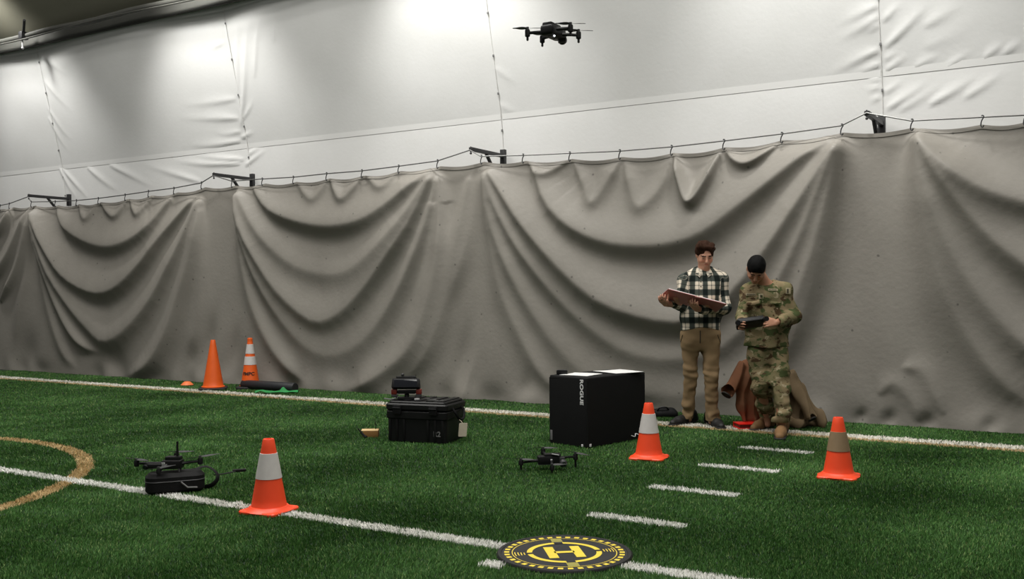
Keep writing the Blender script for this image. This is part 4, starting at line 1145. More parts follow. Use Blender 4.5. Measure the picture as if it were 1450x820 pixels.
coat('draped_coat', 'rust brown coat slumped against the curtain left of the camouflage trousers', 'coat_rust', cO, caps, [(s1 + dd * .030, s1 + dd * .11, .050)], 31,
     np.array([cO[0] - .45, cO[1] - .5, G - .02]), np.array([cO[0] + .5, cO[1] + .5, .75]))
cO = np.array([*ground(1140, 604)[:2], G])
a0, a1 = Kc(1123, 532, 0), Kc(1163, 598, .12); b0, b1 = Kc(1117, 535, .02), Kc(1148, 590, .22)
caps = [(a0, a1, .050, .050), (b0, b1, .055, .050), (Kc(1120, 534, -.05), Kc(1118, 592, 0), .06, .085), (Kc(1122, 540, -.05), Kc(1140, 590, 0), .06, .095),
        (Kc(1112, 596, .12), Kc(1138, 602, .16), .055, .045, .03), (Kc(1126, 596, .05), Kc(1156, 600, .06), .06, .045, .03), (Kc(1108, 540, -.1), Kc(1108, 596, -.05), .06, .08)]
da = (a1 - a0) / np.linalg.norm(a1 - a0); db = (b1 - b0) / np.linalg.norm(b1 - b0)
coat('draped_coat', 'olive brown coat with empty sleeves slumped right of the camouflage trousers', 'coat_olive', cO, caps,
     [(a1 + da * .02, a1 + da * .09, .040), (b1 + db * .02, b1 + db * .09, .040)], 41, np.array([cO[0] - .5, cO[1] - .5, G - .02]), np.array([cO[0] + .5, cO[1] + .55, .70]))
fc = ground(1060, 605)
rf = thing('red_folder', 'glossy red folder lying on the turf under the rust brown coat', 'folder', (fc[0], fc[1], G), VIEW_ROT + .1)
obj('cover', [box((0, 0, .012), (.24, .18, .010), .003), box((0, 0, .052), (.24, .18, .010), .003)], 'red', rf)
obj('spine', box((0, .088, .032), (.24, .006, .05), .002), 'red', rf)
obj('page_stack', box((0, .004, .032), (.225, .165, .030), .002), 'red_dark', rf)
FOOT.append((fc[0], fc[1], .125, .095, VIEW_ROT + .1))
# black bag at the foot of the curtain
bgp = ground(938, 589)
bag = thing('duffel_bag', 'flat black bag on the turf behind the big black box', 'bag', (bgp[0], bgp[1], G), VIEW_ROT)
Fd = Field((-.22, -.16, -.02), (.22, .16, .16), .006)
Fd.cap((-.10, 0, .035), (.09, .01, .04), .045, .05, .03); Fd.cap((-.02, -.03, .03), (.12, -.03, .03), .04, .035, .03); wv = wave(51, 8, 18, 44); Fd.ripple(lambda p: .007 * wv(p)); Fd.plane((0, 0, .001), (0, 0, -1))
V, Q = Fd.skin(); obj('body', np_mesh('body', relax(V, Q, 1), Q), 'black_matte', bag)
obj('handle', tube(smooth_line([(-.06, -.04, .07), (-.03, -.06, .105), (.03, -.06, .105), (.06, -.04, .075)], 12), .008, 6), 'black_plastic', bag)

# ================================================================== TRAFFIC CONES
def cone(label, P, rz, h, base, r0, r1, body_mat, bands, base_mat=None, group='traffic cones', base_h=.022, lettering=None, cap=False):
    c = thing('traffic_cone', label, 'cone', (P[0], P[1], G), rz, group)
    def rad(z): return r0 + (r1 - r0) * (z - base_h) / (h - base_h)
    prof = [(r0 * 1.12, base_h * .95), (r0 * 1.02, base_h + .008)] + [(rad(z), z) for z in np.linspace(base_h + .015, h - .006, 10)] + [(r1 * .93, h), (r1 * .62, h), (r1 * .6, h - .02)]
    obj('body', lathe(prof, 36), body_mat, c)
    obj('base_plate', rounded_prism(base, base, base_h, base * .13, 0, .006), base_mat or body_mat, c)
    if base_mat is None:
        obj('base_flare', lathe([(r0 * 1.35, base_h * .8), (r0 * 1.18, base_h + .004), (r0 * 1.03, base_h + .018)], 36), body_mat, c)
    else:
        obj('skirt_rim', lathe([(r0 * 1.10, base_h), (r0 * 1.12, base_h + .01), (r0 * 1.0, base_h + .018)], 36), body_mat, c)
    for z0, z1, m_ in bands:
        obj('reflective_collar', lathe([(rad(z0) + .0005, z0 - .001), (rad(z0) + .0035, z0), (rad(z1) + .0035, z1), (rad(z1) + .0005, z1 + .001)], 36), m_, c)
    if cap: obj('top_cap', lathe([(r1 * 1.05, h * .885), (r1 * 1.30, h * .89), (r1 * 1.22, h * .99), (r1 * .9, h), (.001, h)], 28), body_mat, c)
    if lettering:
        V, Fc = text_shape(lettering, .070, .002); zc_ = h * .30
        out = []
        face = VIEW_ROT - math.pi / 2 - rz
        for x, y, z in V:
            zz = zc_ + y * .85; rr = rad(zz) + .002 + z; a = face + x / rr
            out.append((rr * math.cos(a), rr * math.sin(a), zz))
        obj('lettering', (np.array(out), Fc), 'black_print', c)
    FOOT.append((P[0], P[1], base / 2 - .004, base / 2 - .004, rz) if base_mat is None else (P[0], P[1], base / 2, base / 2, rz))
    return c
c1, c2, c3 = ground(381, 722), ground(919, 647.5), ground(1187.5, 674)
cone('red-orange cone with white collar standing on the near white line', c1, .10, .437, .268, .108, .033, 'cone_red', [(.205, .352, 'collar_white')])
cone('red-orange cone with white collar standing beside the big black box', c2, .16, .432, .268, .108, .033, 'cone_red', [(.205, .350, 'collar_white')])
cone('red-orange cone with a dulled tan collar right of the hash marks', c3, .06, .418, .262, .105, .033, 'cone_red', [(.190, .320, 'collar_tan')])
f1, f2 = ground(302, 550), ground(354.5, 549)
cone('tall plain orange cone with black base by the far left curtain', f1, VIEW_ROT + .2, .665, .36, .138, .030, 'cone_orange', [], 'rubber', 'tall cones by the curtain', .03)
cone('tall orange cone with two grey collars and black lettering by the curtain', f2, VIEW_ROT + .1, .685, .34, .125, .028, 'cone_orange', [(.325, .435, 'collar_white'), (.475, .60, 'collar_white')], 'rubber', 'tall cones by the curtain', .035, 'FMPC', True)
dp = ground(265, 545)
dsc = tag(obj('disc_cone', xf(lathe([(.085, 0), (.088, .004), (.070, .022), (.042, .046), (.030, .050), (.022, .049), (.022, .044)], 28), None, (0, 0, 0)), 'disc_orange'),
          'low orange disc cone on the turf left of the tall plain cone', 'cone'); dsc.location = (dp[0], dp[1], G + .010)
# foam roller and green cloth beside the lettered cone
tR = ground(418, 554.5); tL = ground(366, 551.0)
tdir = (tL - tR); tdir /= np.linalg.norm(tdir); tL = tR + tdir * .95
rol = thing('foam_roller', 'black foam roller lying on the turf behind the lettered cone', 'roller', (tR[0], tR[1], G))
r_ = .062
obj('tube', [tube([tdir * t + UPV * r_ for t in (0, .004, .946, .95)], [r_ * .95, r_, r_, r_ * .95], 28)], 'foam', rol)
obj('end_face', cyl(-tdir * .003 + UPV * r_, tdir * .001 + UPV * r_, r_ * .80, n=24), 'rubber', rol)
gc = ground(392, 556)
Ug, Vg = np.meshgrid(np.linspace(-.27, .27, 44), np.linspace(-.07, .07, 16), indexing='ij')
hgt = .018 + .022 * np.abs(np.sin(Ug * 17 + 3 * Vg * 9)) * np.cos(Vg * 18) + .045 * np.exp(-((Ug - .08) / .035) ** 2 - (Vg / .04) ** 2) + .02 * np.exp(-((Ug + .2) / .05) ** 2)
edge = 1 - .25 * np.sin(Ug * 23) ** 2
Pg = np.stack([Ug, Vg * edge, hgt], -1)
gcl = tag(obj('green_bib', grid_mesh('green_bib', Pg), 'green_cloth'), 'crumpled green cloth on the turf in front of the foam roller', 'cloth')
gcl.location = (gc[0], gc[1], G); gcl.rotation_euler = (0, 0, VIEW_ROT + .12)
sm = gcl.modifiers.new('thickness', 'SOLIDIFY'); sm.thickness = .006

# ================================================================== LANDING PAD
pc = (ground(707, 783) + ground(892, 784)) / 2
pc = np.array([*((ground(799, 759.5) + ground(799, 809.5)) / 2)[:2] * .5 + pc[:2] * .5, 0])
PR = .335
pad = thing('landing_pad', 'round black drone landing pad with yellow H on the near white line', 'landing pad', (pc[0], pc[1], G))
hu = ground(820, 781.5) - ground(778.6, 783.3); hu[2] = 0; pang = math.atan2(hu[1], hu[0])
def flat_ring(r0, r1, z, n=96, a0=0, a1=2 * math.pi):
    A = np.linspace(a0, a1, n + 1)
    P = np.stack([np.stack([r * np.cos(A), r * np.sin(A), np.full(n + 1, z)], -1) for r in (r1, r0)], 1)
    idx = np.arange((n + 1) * 2).reshape(n + 1, 2)
    return P.reshape(-1, 3), [[idx[i, 0], idx[i + 1, 0], idx[i + 1, 1], idx[i, 1]] for i in range(n)]
zt = .016
obj('disc', lathe([(PR * .985, 0), (PR, .004), (PR, zt - .006), (PR * .985, zt), (.001, zt)], 96), 'pad', pad)
obj('rim', lathe([(PR * .925, zt - .001), (PR * .935, zt + .003), (PR * .985, zt + .003), (PR * 1.004, zt - .006), (PR * 1.004, .004)], 96), 'pad_rim', pad)
obj('yellow_ring', flat_ring(PR * .475, PR * .555, zt + .001), 'yellow', pad, smooth=0)
obj('thin_ring', flat_ring(PR * .765, PR * .778, zt + .001), 'yellow', pad, smooth=0)
dash = mesh_of('dash', flat_ring(PR * .815, PR * .890, zt + .001, 3, -.045, .045), 0); dash.materials.append(M['yellow'])
for kk in range(38):
    o = obj('dash', dash, None, pad); o.rotation_euler = (0, 0, pang + kk * 2 * math.pi / 38)
Rp = rotz(pang)
def rect(x0, x1, y0, y1, z=zt + .0012): return xf(box(((x0 + x1) / 2, (y0 + y1) / 2, z), (x1 - x0, y1 - y0, .001)), Rp)
hw, hh = PR * .27, PR * .30
obj('letter_h', [rect(-hw, -hw + .048, -hh, hh), rect(hw - .048, hw, -hh, hh), rect(-hw + .04, hw - .04, -.016, .016)], 'yellow', pad, smooth=0)
for s in (-1, 1):
    obj('index_block', rect(-.028, .028, s * PR * .66 - PR * .10, s * PR * .66 + PR * .10), 'olive', pad, smooth=0)
    obj('ring_gap', rect(-.022, .022, s * PR * .515 - .016, s * PR * .515 + .016, zt + .002), 'pad', pad, smooth=0)
    obj('ring_gap', rect(s * PR * .515 - .016, s * PR * .515 + .016, -.012, .012, zt + .002), 'pad', pad, smooth=0)
    for kk in range(4):
        r0 = PR * (.59 + .045 * kk); a = 0 if s > 0 else math.pi
        obj('chevron', flat_ring(r0, r0 + .005, zt + .001, 6, pang + a - .10 - .012 * kk, pang + a + .10 + .012 * kk), 'yellow', pad, smooth=0)
FOOT.append((pc[0], pc[1], PR + .004))

# ================================================================== BIG BLACK PLYO BOX
A_, B_, C_ = ground(778.5, 625.8), ground(832, 633.8), ground(921, 620)
e1 = B_ - A_; l1 = np.linalg.norm(e1); e2 = C_ - B_; l2 = np.linalg.norm(e2)
e1u = e1 / l1; e2u = np.array([-e1u[1], e1u[0], 0]); l2 = .765
cen = A_ + e1 / 2 + e2u * l2 / 2
ang = math.atan2(e1u[1], e1u[0]); BH = .585
pb = thing('plyo_box', 'large black soft box with white vertical lettering, papers lying on top', 'box', (cen[0], cen[1], G), ang)
obj('foam_block', box((0, 0, BH / 2), (l1, l2, BH), .014, seg=3), 'black_matte', pb)
for sx in (-1, 1):
    obj('edge_seam', tube([(sx * l1 / 2 * .985, -l2 / 2 * .985, z) for z in np.linspace(.02, BH - .02, 8)], .007, 6), 'black_plastic', pb)
obj('zip_seam', tube([(-l1 / 2 + .01, -l2 / 2 + .004, BH - .02), (l1 / 2 - .01, -l2 / 2 + .004, BH - .02), (l1 / 2 - .004, l2 / 2 - .01, BH - .02)], .006, 6), 'black_plastic', pb)
tx = text_shape('ROGUE', .064, .0015)
Rt = np.stack([np.array([0, 0, -1.0]), np.array([1.0, 0, 0]), np.array([0, -1.0, 0])], 1)
V, Fc = tx; V = V * np.array([.98, .78, 1])
obj('lettering', xf((V, Fc), Rt, (l1 / 2 - .062, -l2 / 2 - .001, BH - .122)), 'white_print', pb, smooth=0)
obj('side_tag', box((-l1 / 2 + .022, -l2 / 2 - .002, .075), (.024, .004, .085), .002), 'mid_grey', pb)
obj('corner_tab', [box((l1 / 2 - .055, -l2 / 2 - .004, .022), (.016, .008, .022), .003)], 'white_print', pb)
obj('corner_tab', [box((l1 / 2 + .004, -l2 / 2 + .03, .026), (.008, .022, .024), .003)], 'white_print', pb)
obj('pull_cord', tube(smooth_line([(l1 / 2 + .004, .18, .05), (l1 / 2 + .02, .21, .04), (l1 / 2 + .006, .235, .06), (l1 / 2 + .02, .26, .05)], 14), .004, 6), 'white_print', pb)
FOOT.append((cen[0], cen[1], l1 / 2 - .004, l2 / 2 - .004, ang))
def on_box(x, y): return rotz(ang) @ np.array([x, y, 0]) + cen
TB = BH + G
def sheet(name, label, x, y, w, d, a, dz, n=1):
    U_, V_ = np.meshgrid(np.linspace(-w / 2, w / 2, 14), np.linspace(-d / 2, d / 2, 10), indexing='ij')
    top = np.stack([U_, V_, .004 + dz + .003 * np.sin(U_ * 14 + 1) * np.cos(V_ * 9)], -1)
    o = tag(obj(name, grid_mesh(name, top), 'paper'), label, 'paper', 'papers on the big black box'); s_ = o.modifiers.new('thickness', 'SOLIDIFY'); s_.thickness = .004
    p = on_box(x, y); o.location = (p[0], p[1], TB); o.rotation_euler = (0, 0, ang + a); return o
sheet('paper_sheet', 'white paper sheet on the near left of the big black box', -.015, -.20, .27, .26, .20, .002)
sheet('paper_sheet', 'white paper sheet overhanging the right edge of the big black box', .06, .20, .33, .30, -.22, .006)
sp_ = on_box(-l1 / 2 + .055, -l2 / 2 + .10)
pod = thing('small_pouch', 'small black block lying on the left corner of the big black box', 'pouch', (sp_[0], sp_[1], TB), VIEW_ROT)
obj('body', box((0, 0, .019), (.095, .06, .036), .008), 'black_plastic', pod)
obj('flap', box((0, -.012, .038), (.085, .04, .006), .002), 'dark_grey', pod)

# ================================================================== BLACK HARD CASE WITH TAG
A_, B_ = ground(547, 623.8), ground(631.5, 628.3)
e1 = B_ - A_; l1 = np.linalg.norm(e1); e1u = e1 / l1; e2u = np.array([-e1u[1], e1u[0], 0]); l2 = .42; CH = .37
cen = A_ + e1 / 2 + e2u * l2 / 2; cang = math.atan2(e1u[1], e1u[0])
hc_ = thing('hard_case', 'black ribbed hard case with a paper tag hanging from its handle', 'case', (cen[0], cen[1], G), cang)
obj('body', rounded_prism(l1 * .985, l2 * .97, .255, .035, 0, .012), 'black_plastic', hc_)
obj('body_rim', rounded_prism(l1 * 1.03, l2 * 1.02, .070, .040, .205, .008), 'black_plastic', hc_)
lid = obj('lid', [rounded_prism(l1 * 1.04, l2 * 1.03, .060, .040, .279, .012), rounded_prism(l1 * .96, l2 * .95, .022, .035, .335, .008)], 'black_plastic', hc_)
for kk in range(5):
    obj('lid_rib', box(((kk - 2) * l1 * .19, 0, .360), (l1 * .10, l2 * .84, .010), .003), 'black_plastic', lid)
for kk in (-1, 1):
    for j in range(3): obj('side_rib', box((kk * l1 * (.20 + .12 * j), -l2 / 2 * .975, .115), (.022, .014, .18), .005), 'black_plastic', hc_)
    obj('latch', [box((kk * l1 * .30, -l2 / 2 * 1.03 - .008, .285), (.075, .020, .075), .006), cyl((kk * l1 * .30 - .035, -l2 / 2 * 1.03 - .016, .30), (kk * l1 * .30 + .035, -l2 / 2 * 1.03 - .016, .30), .008)], 'black_matte', hc_)
hd = obj('carry_handle', tube(smooth_line([(l1 / 2 * 1.02, -.09, .30), (l1 / 2 * 1.02 + .035, -.085, .25), (l1 / 2 * 1.02 + .045, -.03, .20), (l1 / 2 * 1.02 + .045, .05, .20), (l1 / 2 * 1.02 + .03, .10, .25), (l1 / 2 * 1.02, .10, .30)], 20), .011, 8), 'black_matte', hc_)
tg = obj('paper_tag', xf(rounded_prism(.072, .118, .003, .008, 0, .001), rotz(0.06) @ rotx(math.pi / 2) if False else np.stack([e1u @ EX * np.array([1.0, 0, 0]) * 0 + np.array([math.cos(VIEW_ROT - cang), math.sin(VIEW_ROT - cang), 0]), np.array([.09, 0, .996]), np.array([math.sin(VIEW_ROT - cang), -math.cos(VIEW_ROT - cang), 0])], 1), (l1 / 2 + .092, -.06, .113)), 'tag', hc_, label='off-white paper tag')
obj('tag_string', tube(smooth_line([(l1 / 2 + .055, -.05, .195), (l1 / 2 + .075, -.055, .185), (l1 / 2 + .088, -.058, .168)], 8), .003, 5), 'tag', tg)
V, Fc = text_shape('R2', .062, .001)
obj('scribble', xf((V, Fc), np.stack([np.array([1.0, 0, 0]), np.array([0, 0, 1.0]), np.array([0, -1.0, 0])], 1), (l1 / 2 - .085, -l2 / 2 * .985 - .001, .085)), 'grey_print', hc_, smooth=0)
for (x, y, w_) in ((.08, -.06, .09), (.16, -.14, .05), (.21, -.13, .03)):
    obj('lid_sticker', box((x, y, .3665), (w_, .018, .002)), 'mid_grey', lid)
FOOT.append((cen[0], cen[1], l1 / 2 * .98, l2 / 2 * .97, cang))
# hooded ground station on the case
dv_ = at(576, 556, depth_of(cen) - .02)
gs = thing('ground_station', 'black hooded screen device with dull red grips standing on the hard case', 'device', (dv_[0], dv_[1], G + .358), VIEW_ROT)
obj('foot', [box((0, 0, .012), (.15, .11, .022), .006), cyl((0, 0, .02), (0, .01, .075), .022, .018)], 'black_plastic', gs)
obj('cradle', box((0, -.005, .068), (.16, .06, .030), .006), 'black_plastic', gs)
hood = obj('hood', xf(box((0, 0, 0), (.235, .10, .085), .010, taper=1.06), rotx(-.25), (-.005, 0, .138)), 'black_plastic', gs)
obj('hood_top', xf(box((0, .012, .055), (.175, .075, .022), .008), rotx(-.25), (-.005, 0, .138)), 'black_plastic', hood)
obj('screen', xf(box((0, -.052, -.004), (.20, .004, .068), .002), rotx(-.25), (-.005, 0, .138)), 'lens', hood)
obj('knob', [cyl((-.035, .0, .19), (-.035, 0, .212), .012), ball((-.035, 0, .217), .015)], 'dark_grey', hood)
for s in (-1, 1):
    obj('grip', [box((s * .108, -.01, .070), (.050, .06, .045), .010)], 'red_dark', gs)
    obj('grip_cap', [cyl((s * .108, -.01, .09), (s * .108, -.01, .106), .012), box((s * .105, -.02, .036), (.055, .05, .022), .006)], 'dark_grey', gs)
obj('cable_plug', box((.095, -.06, .008), (.045, .025, .016), .004), 'silver', gs)
obj('cable', tube(smooth_line([(-.07, -.02, .03), (-.12, -.05, .010), (-.17, -.02, .008), (-.2, .02, .008)], 14), .006, 6), 'mid_grey', gs)

# ================================================================== CARDBOARD SCRAP BY THE CASE
cb_ = ground(525.5, 617)
cbx = thing('cardboard_box', 'small open cardboard box with a thin twig left of the hard case', 'box', (cb_[0], cb_[1], G), VIEW_ROT)
for nm, c, s_ in (('front_panel', (0, -.045, .03), (.135, .004, .06)), ('back_panel', (0, .045, .035), (.135, .004, .07)), ('side_panel', (-.066, 0, .03), (.004, .09, .06)), ('side_panel', (.066, 0, .03), (.004, .09, .06)), ('bottom_panel', (0, 0, .003), (.13, .09, .004))):
    obj(nm, box(c, s_, .001), 'card', cbx)
obj('flap', xf(box((0, 0, 0), (.15, .055, .004), .001), rotx(.18), (-.008, -.015, .066)), 'card_light', cbx)
obj('twig', tube([(.04, .0, .06), (.042, .005, .10), (.038, .0, .14)], .003, 5), 'black_matte', cbx)
FOOT.append((cb_[0], cb_[1], .065, .045, VIEW_ROT))
st = ground(512, 617.5)
stk = thing('black_stick', 'short black stick leaning on the left of the cardboard box', 'stick', (st[0], st[1], G), VIEW_ROT)
obj('shaft', tube([(.045, -.06, .010), (.01, -.05, .045), (-.025, -.04, .085)], [.012, .009, .006], 8), 'black_matte', stk)
obj('knob', ball((.045, -.06, .013), (.016, .014, .013)), 'black_matte', stk)

# ================================================================== DRONES
def propeller(r, w=.026, pitch=.25):
    out = []
    for s in (0, math.pi):
        n = 9; P = []
        for i in range(n):
            t = i / (n - 1); wd = w * (.45 + .75 * math.sin(math.pi * min(1, t * 1.15 + .08))) * (1 if t < .9 else .7); a = pitch * (1.2 - .8 * t)
            for j, y in enumerate((-.5, .5)):
                for zz in (-.0010, .0010): P.append((.006 + t * r, y * wd, y * wd * math.sin(a) + zz))
        V = np.array(P); Fc = []
        for i in range(n - 1):
            b0, b1_ = i * 4, i * 4 + 4
            for a_, b_ in ((0, 1), (1, 3), (3, 2), (2, 0)): Fc.append([b0 + a_, b1_ + a_, b1_ + b_, b0 + b_])
        Fc += [[0, 1, 3, 2], [n * 4 - 4, n * 4 - 2, n * 4 - 1, n * 4 - 3]]
        out.append(xf((V, Fc), rotz(s)))
    out.append(cyl((0, 0, -.004), (0, 0, .007), .009, n=10)); return out
def drone_arm(parent, root, end, motor_h, motor_r, prop_r, prop_ang, arm_r=.009, tip=False, prop_tilt=0.0, foot=0.0):
    root, end = np.array(root), np.array(end)
    arm = obj('arm', tube([root, root * .5 + end * .5 + np.array([0, 0, .002]), end], [arm_r * 1.25, arm_r, arm_r * .95], 8), 'black_plastic', parent)
    obj('motor', lathe([(motor_r * .8, -motor_h * .5), (motor_r, -motor_h * .42), (motor_r, motor_h * .35), (motor_r * .85, motor_h * .5), (motor_r * .3, motor_h * .52)], 16, end), 'black_matte', arm)
    pr = obj('propeller', [xf(g, roty(prop_tilt) @ rotz(prop_ang), end + np.array([0, 0, motor_h * .5 + .008])) for g in propeller(prop_r)], 'prop', arm)
    if foot > 0: obj('landing_foot', [cyl(end, end - np.array([0, 0, foot]), motor_r * .55, motor_r * .45, 10), ball(end - np.array([0, 0, foot]), motor_r * .5)], 'black_plastic', arm)
    return arm
# grounded drone between hard case and pad
p0 = ground(781, 664)
dr = thing('quadcopter', 'black quadcopter resting on the turf in front of the big black box', 'drone', (p0[0], p0[1], G), VIEW_ROT, 'small black quadcopters')
body = obj('body', [xf(box((0, 0, 0), (.165, .085, .062), .012), rotz(.12), (-.02, 0, .078)), xf(box((0, 0, 0), (.12, .06, .026), .008), rotz(.12), (.005, 0, .112))], 'black_plastic', dr)
obj('battery_latch', xf(box((0, 0, 0), (.055, .018, .004), .001), roty(.18), (.028, -.035, .122)), 'silver', body)
cm = obj('gimbal_camera', [ball((.082, -.03, .058), (.030, .028, .030)), box((.075, -.02, .085), (.04, .03, .03), .006)], 'dark_grey', dr)
obj('lens', xf(cyl((0, 0, 0), (0, 0, .008), .015, n=14), rotx(math.pi / 2), (.088, -.055, .058)), 'lens', cm)
drone_arm(dr, (-.09, -.01, .075), (-.222, -.02, .062), .036, .017, .105, 2.9, prop_tilt=.02, foot=.045)
drone_arm(dr, (.06, .01, .09), (.178, .06, .088), .044, .017, .105, -.45, prop_tilt=.12, foot=.07)
drone_arm(dr, (-.035, .03, .10), (-.055, .17, .108), .044, .017, .105, 3.05, foot=.09)
drone_arm(dr, (.0, -.035, .08), (-.002, -.15, .045), .034, .016, .105, .12, foot=.03)
obj('leg', [tube([(-.002, -.045, .09), (.0, -.06, .05), (.004, -.07, .03)], .008, 6), box((.004, -.075, .03), (.022, .015, .02), .004)], 'silver', dr, label='pale landing leg')

# soft case with a drone on top
A_, B_ = ground(216, 700.5), ground(282, 695)
e1 = B_ - A_; l1 = .37; ca = math.atan2(e1[1], e1[0]); cen = (A_ + B_) / 2; cen = cen + np.array([-math.sin(ca), math.cos(ca), 0]) * .075
sc_ = thing('soft_case', 'rounded black zip case on the near white line under a quadcopter', 'case', (cen[0], cen[1], G), ca)
obj('shell', rounded_prism(l1, .17, .138, .07, 0, .025, 8), 'black_matte', sc_)
obj('zip', rounded_prism(l1 + .006, .176, .008, .073, .082, .003, 8), 'dark_grey', sc_)
obj('zip_pull', tube([(.03, -.092, .082), (.07, -.098, .045), (.13, -.094, .040)], .006, 6), 'mid_grey', sc_)
obj('carry_strap', tube(smooth_line([(.13, .05, .135), (.20, .06, .145), (.255, .03, .115), (.27, .0, .075), (.235, -.02, .035), (.185, -.01, .02)], 26), .020, 10, .3), 'black_matte', sc_)
obj('strap_tail', [tube([(.255, .05, .085), (.33, .10, .080), (.40, .14, .082)], .009, 8, .5), box((.43, .155, .084), (.09, .035, .018), .005)], 'black_plastic', sc_)
FOOT.append((cen[0], cen[1], l1 / 2 - .03, .08, ca))
d3 = thing('quadcopter', 'black quadcopter with an upright antenna sitting on the soft case', 'drone', (cen[0], cen[1], G + .138), VIEW_ROT, 'small black quadcopters')
ox = -.015
body = obj('body', [xf(box((0, 0, 0), (.125, .085, .056), .010), None, (ox, 0, .048)), xf(box((0, 0, 0), (.10, .06, .03), .008), None, (ox + .0, .02, .082))], 'black_plastic', d3)
obj('label_plate', xf(box((0, 0, 0), (.022, .003, .034), .001), rotx(.2), (ox - .045, -.046, .050)), 'silver', body)
nose = obj('camera_nose', [box((ox - .115, -.02, .040), (.11, .04, .030), .008), ball((ox - .165, -.025, .036), (.024, .022, .02))], 'black_plastic', d3)
obj('lens', xf(cyl((0, 0, 0), (0, 0, .006), .012, n=14), rotx(math.pi / 2), (ox - .168, -.044, .036)), 'lens', nose)
obj('antenna', [tube([(ox + .028, .01, .08), (ox + .028, .01, .195)], [.009, .007], 8), box((ox + .028, .01, .088), (.035, .03, .02), .004)], 'black_matte', d3)
drone_arm(d3, (ox - .05, 0, .052), (ox - .245, .02, .050), .040, .017, .11, 2.6, foot=0)
drone_arm(d3, (ox + .05, 0, .050), (ox + .165, .05, .058), .042, .017, .12, .35, prop_tilt=-.10, foot=0)
drone_arm(d3, (ox - .01, .03, .06), (ox - .03, .16, .075), .040, .017, .11, .1, foot=0)
drone_arm(d3, (ox - .02, -.03, .05), (ox - .055, -.105, .020), .030, .015, .10, .25, prop_tilt=-.12, foot=0)
obj('leg', [tube([(ox - .05, -.035, .045), (ox - .06, -.05, .02), (ox - .065, -.055, .003)], .007, 6), tube([(ox + .05, -.03, .045), (ox + .055, -.04, .003)], .007, 6), tube([(ox + .03, .04, .045), (ox + .035, .05, .003)], .007, 6)], 'dark_grey', d3)

# hovering drone
pF = at(783.5, 48, 6.0)
fl = thing('quadcopter', 'black quadcopter hovering in the air before the white wall', 'drone', tuple(pF), VIEW_ROT, 'small black quadcopters')
fdir = math.atan2(.075, .046)
Rf = rotz(fdir - math.pi / 2 + 0.0)
body = obj('body', [xf(box((0, 0, 0), (.085, .19, .062), .018, seg=3), Rf, (0, 0, .008)), xf(box((0, -.02, .034), (.066, .13, .030), .012), Rf, (0, 0, .008))], 'black_plastic', fl)
obj('belly_light', ball((.004, -.055, -.026), .0055, 10, 6), 'white_led', body)
obj('vision_sensor', [xf(cyl((0, -.04, -.034), (0, -.04, -.028), .012), Rf, (0, 0, .008)), xf(cyl((0, .03, -.034), (0, .03, -.028), .012), Rf, (0, 0, .008))], 'lens', body)
cm = obj('gimbal_camera', [box((.058, .07, -.012), (.05, .055, .052), .010), ball((.060, .09, -.015), .030)], 'black_plastic', fl)
obj('lens', cyl((.066, .112, -.015), (.070, .124, -.015), .016, n=14), 'lens', cm)
for (x, y), rt_, pa in (((-.159, -.03), (-.035, -.045, 0), .0), ((-.064, .12), (-.03, .06, 0), .5), ((.098, -.13), (.02, -.07, .01), .05), ((.157, .03), (.05, .02, 0), .1)):
    a_ = drone_arm(fl, rt_, (x, y, -.002), .044, .0155, .085, pa, arm_r=.010, foot=.040)

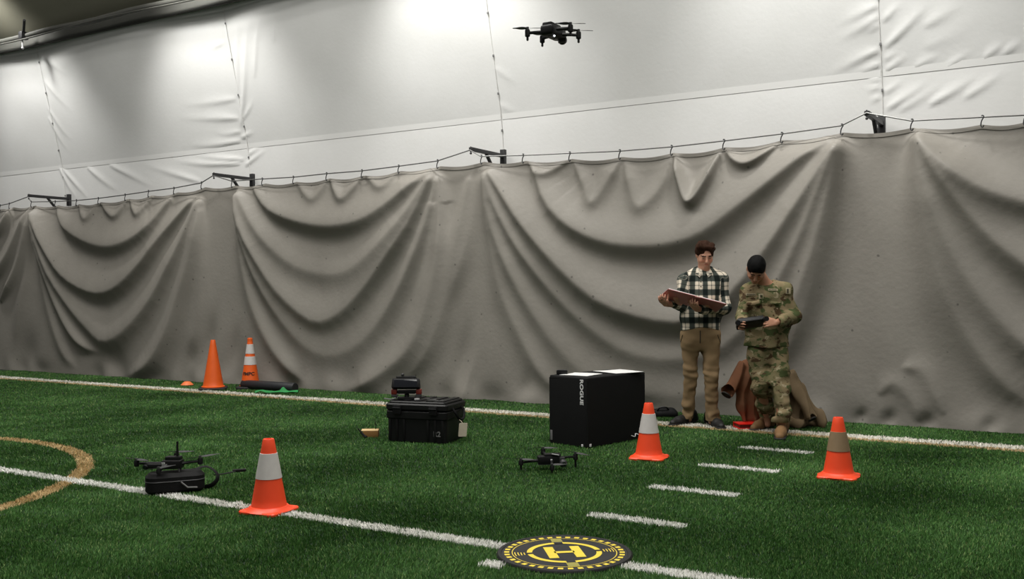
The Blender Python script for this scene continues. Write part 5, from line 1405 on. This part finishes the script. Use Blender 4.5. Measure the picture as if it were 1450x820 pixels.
# ---- the fibres themselves, thinning out with distance
def turf():
    n = 1500000
    d = 3.2 * (16.5 / 3.2) ** rng.random(n)                 # more fibres close by
    lat = (rng.random(n) * 2 - 1) * (0.62 * d + 0.35)
    x = CAM[0] + EX[0] * lat + EY[0] * d; y = CAM[1] + EX[1] * lat + EY[1] * d
    keep = (y < 5.60) & (x > -16) & (x < 5.5)
    for f in FOOT:
        if len(f) == 3: keep &= np.hypot(x - f[0], y - f[1]) > f[2]
        else:
            c, s = math.cos(f[4]), math.sin(f[4]); a = (x - f[0]) * c + (y - f[1]) * s; b = -(x - f[0]) * s + (y - f[1]) * c
            keep &= (np.abs(a) > f[2]) | (np.abs(b) > f[3])
    x, y, d = x[keep], y[keep], d[keep]; n = len(x)
    # slow drift of lean and tone across the carpet
    def drift(sc, seed):
        r = np.random.default_rng(seed); o = np.zeros(n)
        for _ in range(7):
            a = r.random() * 6.28; kx, ky = math.cos(a) * sc * (0.6 + r.random()), math.sin(a) * sc * (0.6 + r.random())
            o += np.sin(kx * x + ky * y + r.random() * 6.28)
        return o / 2.6
    t1, t2, t3 = drift(3.2, 1), drift(11, 2), drift(38, 3)
    h = (0.015 + 0.011 * rng.random(n)) * (1 + 0.15 * t3)
    w = (0.0020 + 0.0012 * rng.random(n)) * np.sqrt(d / 4.5)
    az = rng.random(n) * 6.283
    lean = 0.25 + 0.75 * rng.random(n)
    la = rng.random(n) * 6.283
    lx = np.cos(la) * lean * h * 0.55 + 0.004 * t2; ly = np.sin(la) * lean * h * 0.55 + 0.004 * t1
    owner = np.full(n, -1)
    xj = x + rng.normal(0, 0.006, n); yj = y + rng.normal(0, 0.006, n)
    for i in range(len(MARKS) - 1, -1, -1):
        owner[MARKS[i][3](xj, yj)] = i
    w = np.where(owner >= 0, w * 1.7, w)                    # the line fibres are packed thicker
    V = np.empty((n, 3, 3), np.float32)
    V[:, 0] = np.stack([x - np.cos(az) * w, y - np.sin(az) * w, np.full(n, G - .001)], -1)
    V[:, 1] = np.stack([x + np.cos(az) * w, y + np.sin(az) * w, np.full(n, G - .001)], -1)
    V[:, 2] = np.stack([x + lx, y + ly, G + h * (1 - 0.35 * lean)], -1)
    g1 = np.array([0.026, 0.085, 0.015]); g2 = np.array([0.098, 0.238, 0.056]); g3 = np.array([0.23, 0.33, 0.11])
    r = np.clip(rng.random(n) * 0.9 + 0.10 * t1 + 0.10 * t2 + 0.10 * t3, 0, 1)[:, None]
    col = g1 * (1 - r) + g2 * r
    yel = (rng.random(n) < 0.07)[:, None]; col = np.where(yel, g3, col)
    for i in range(-1, len(MARKS)):
        k = np.where(owner == i)[0]
        if not len(k): continue
        if i < 0: c = col[k]
        else:
            base = np.array(MARKS[i][4]); c = base * (0.90 + 0.22 * rng.random(len(k)))[:, None]
            gr = (rng.random(len(k)) < 0.04)[:, None]; c = np.where(gr, col[k], c)
        me = np_mesh('turf_fibres' if i < 0 else MARKS[i][0], V[k].reshape(-1, 3), np.arange(len(k) * 3).reshape(-1, 3), smooth=False)
        set_tint(me, np.repeat(c, 3, 0)); me.materials.append(M['turf'])
        if i < 0:
            o = obj('artificial_turf', me, None); tag(o, 'short green artificial turf covering the floor of the hall', 'turf'); o['kind'] = 'stuff'
        else:
            o = obj(MARKS[i][0], me, None); tag(o, MARKS[i][1], MARKS[i][2], MARKS[i][5]); o['kind'] = 'stuff'
turf()
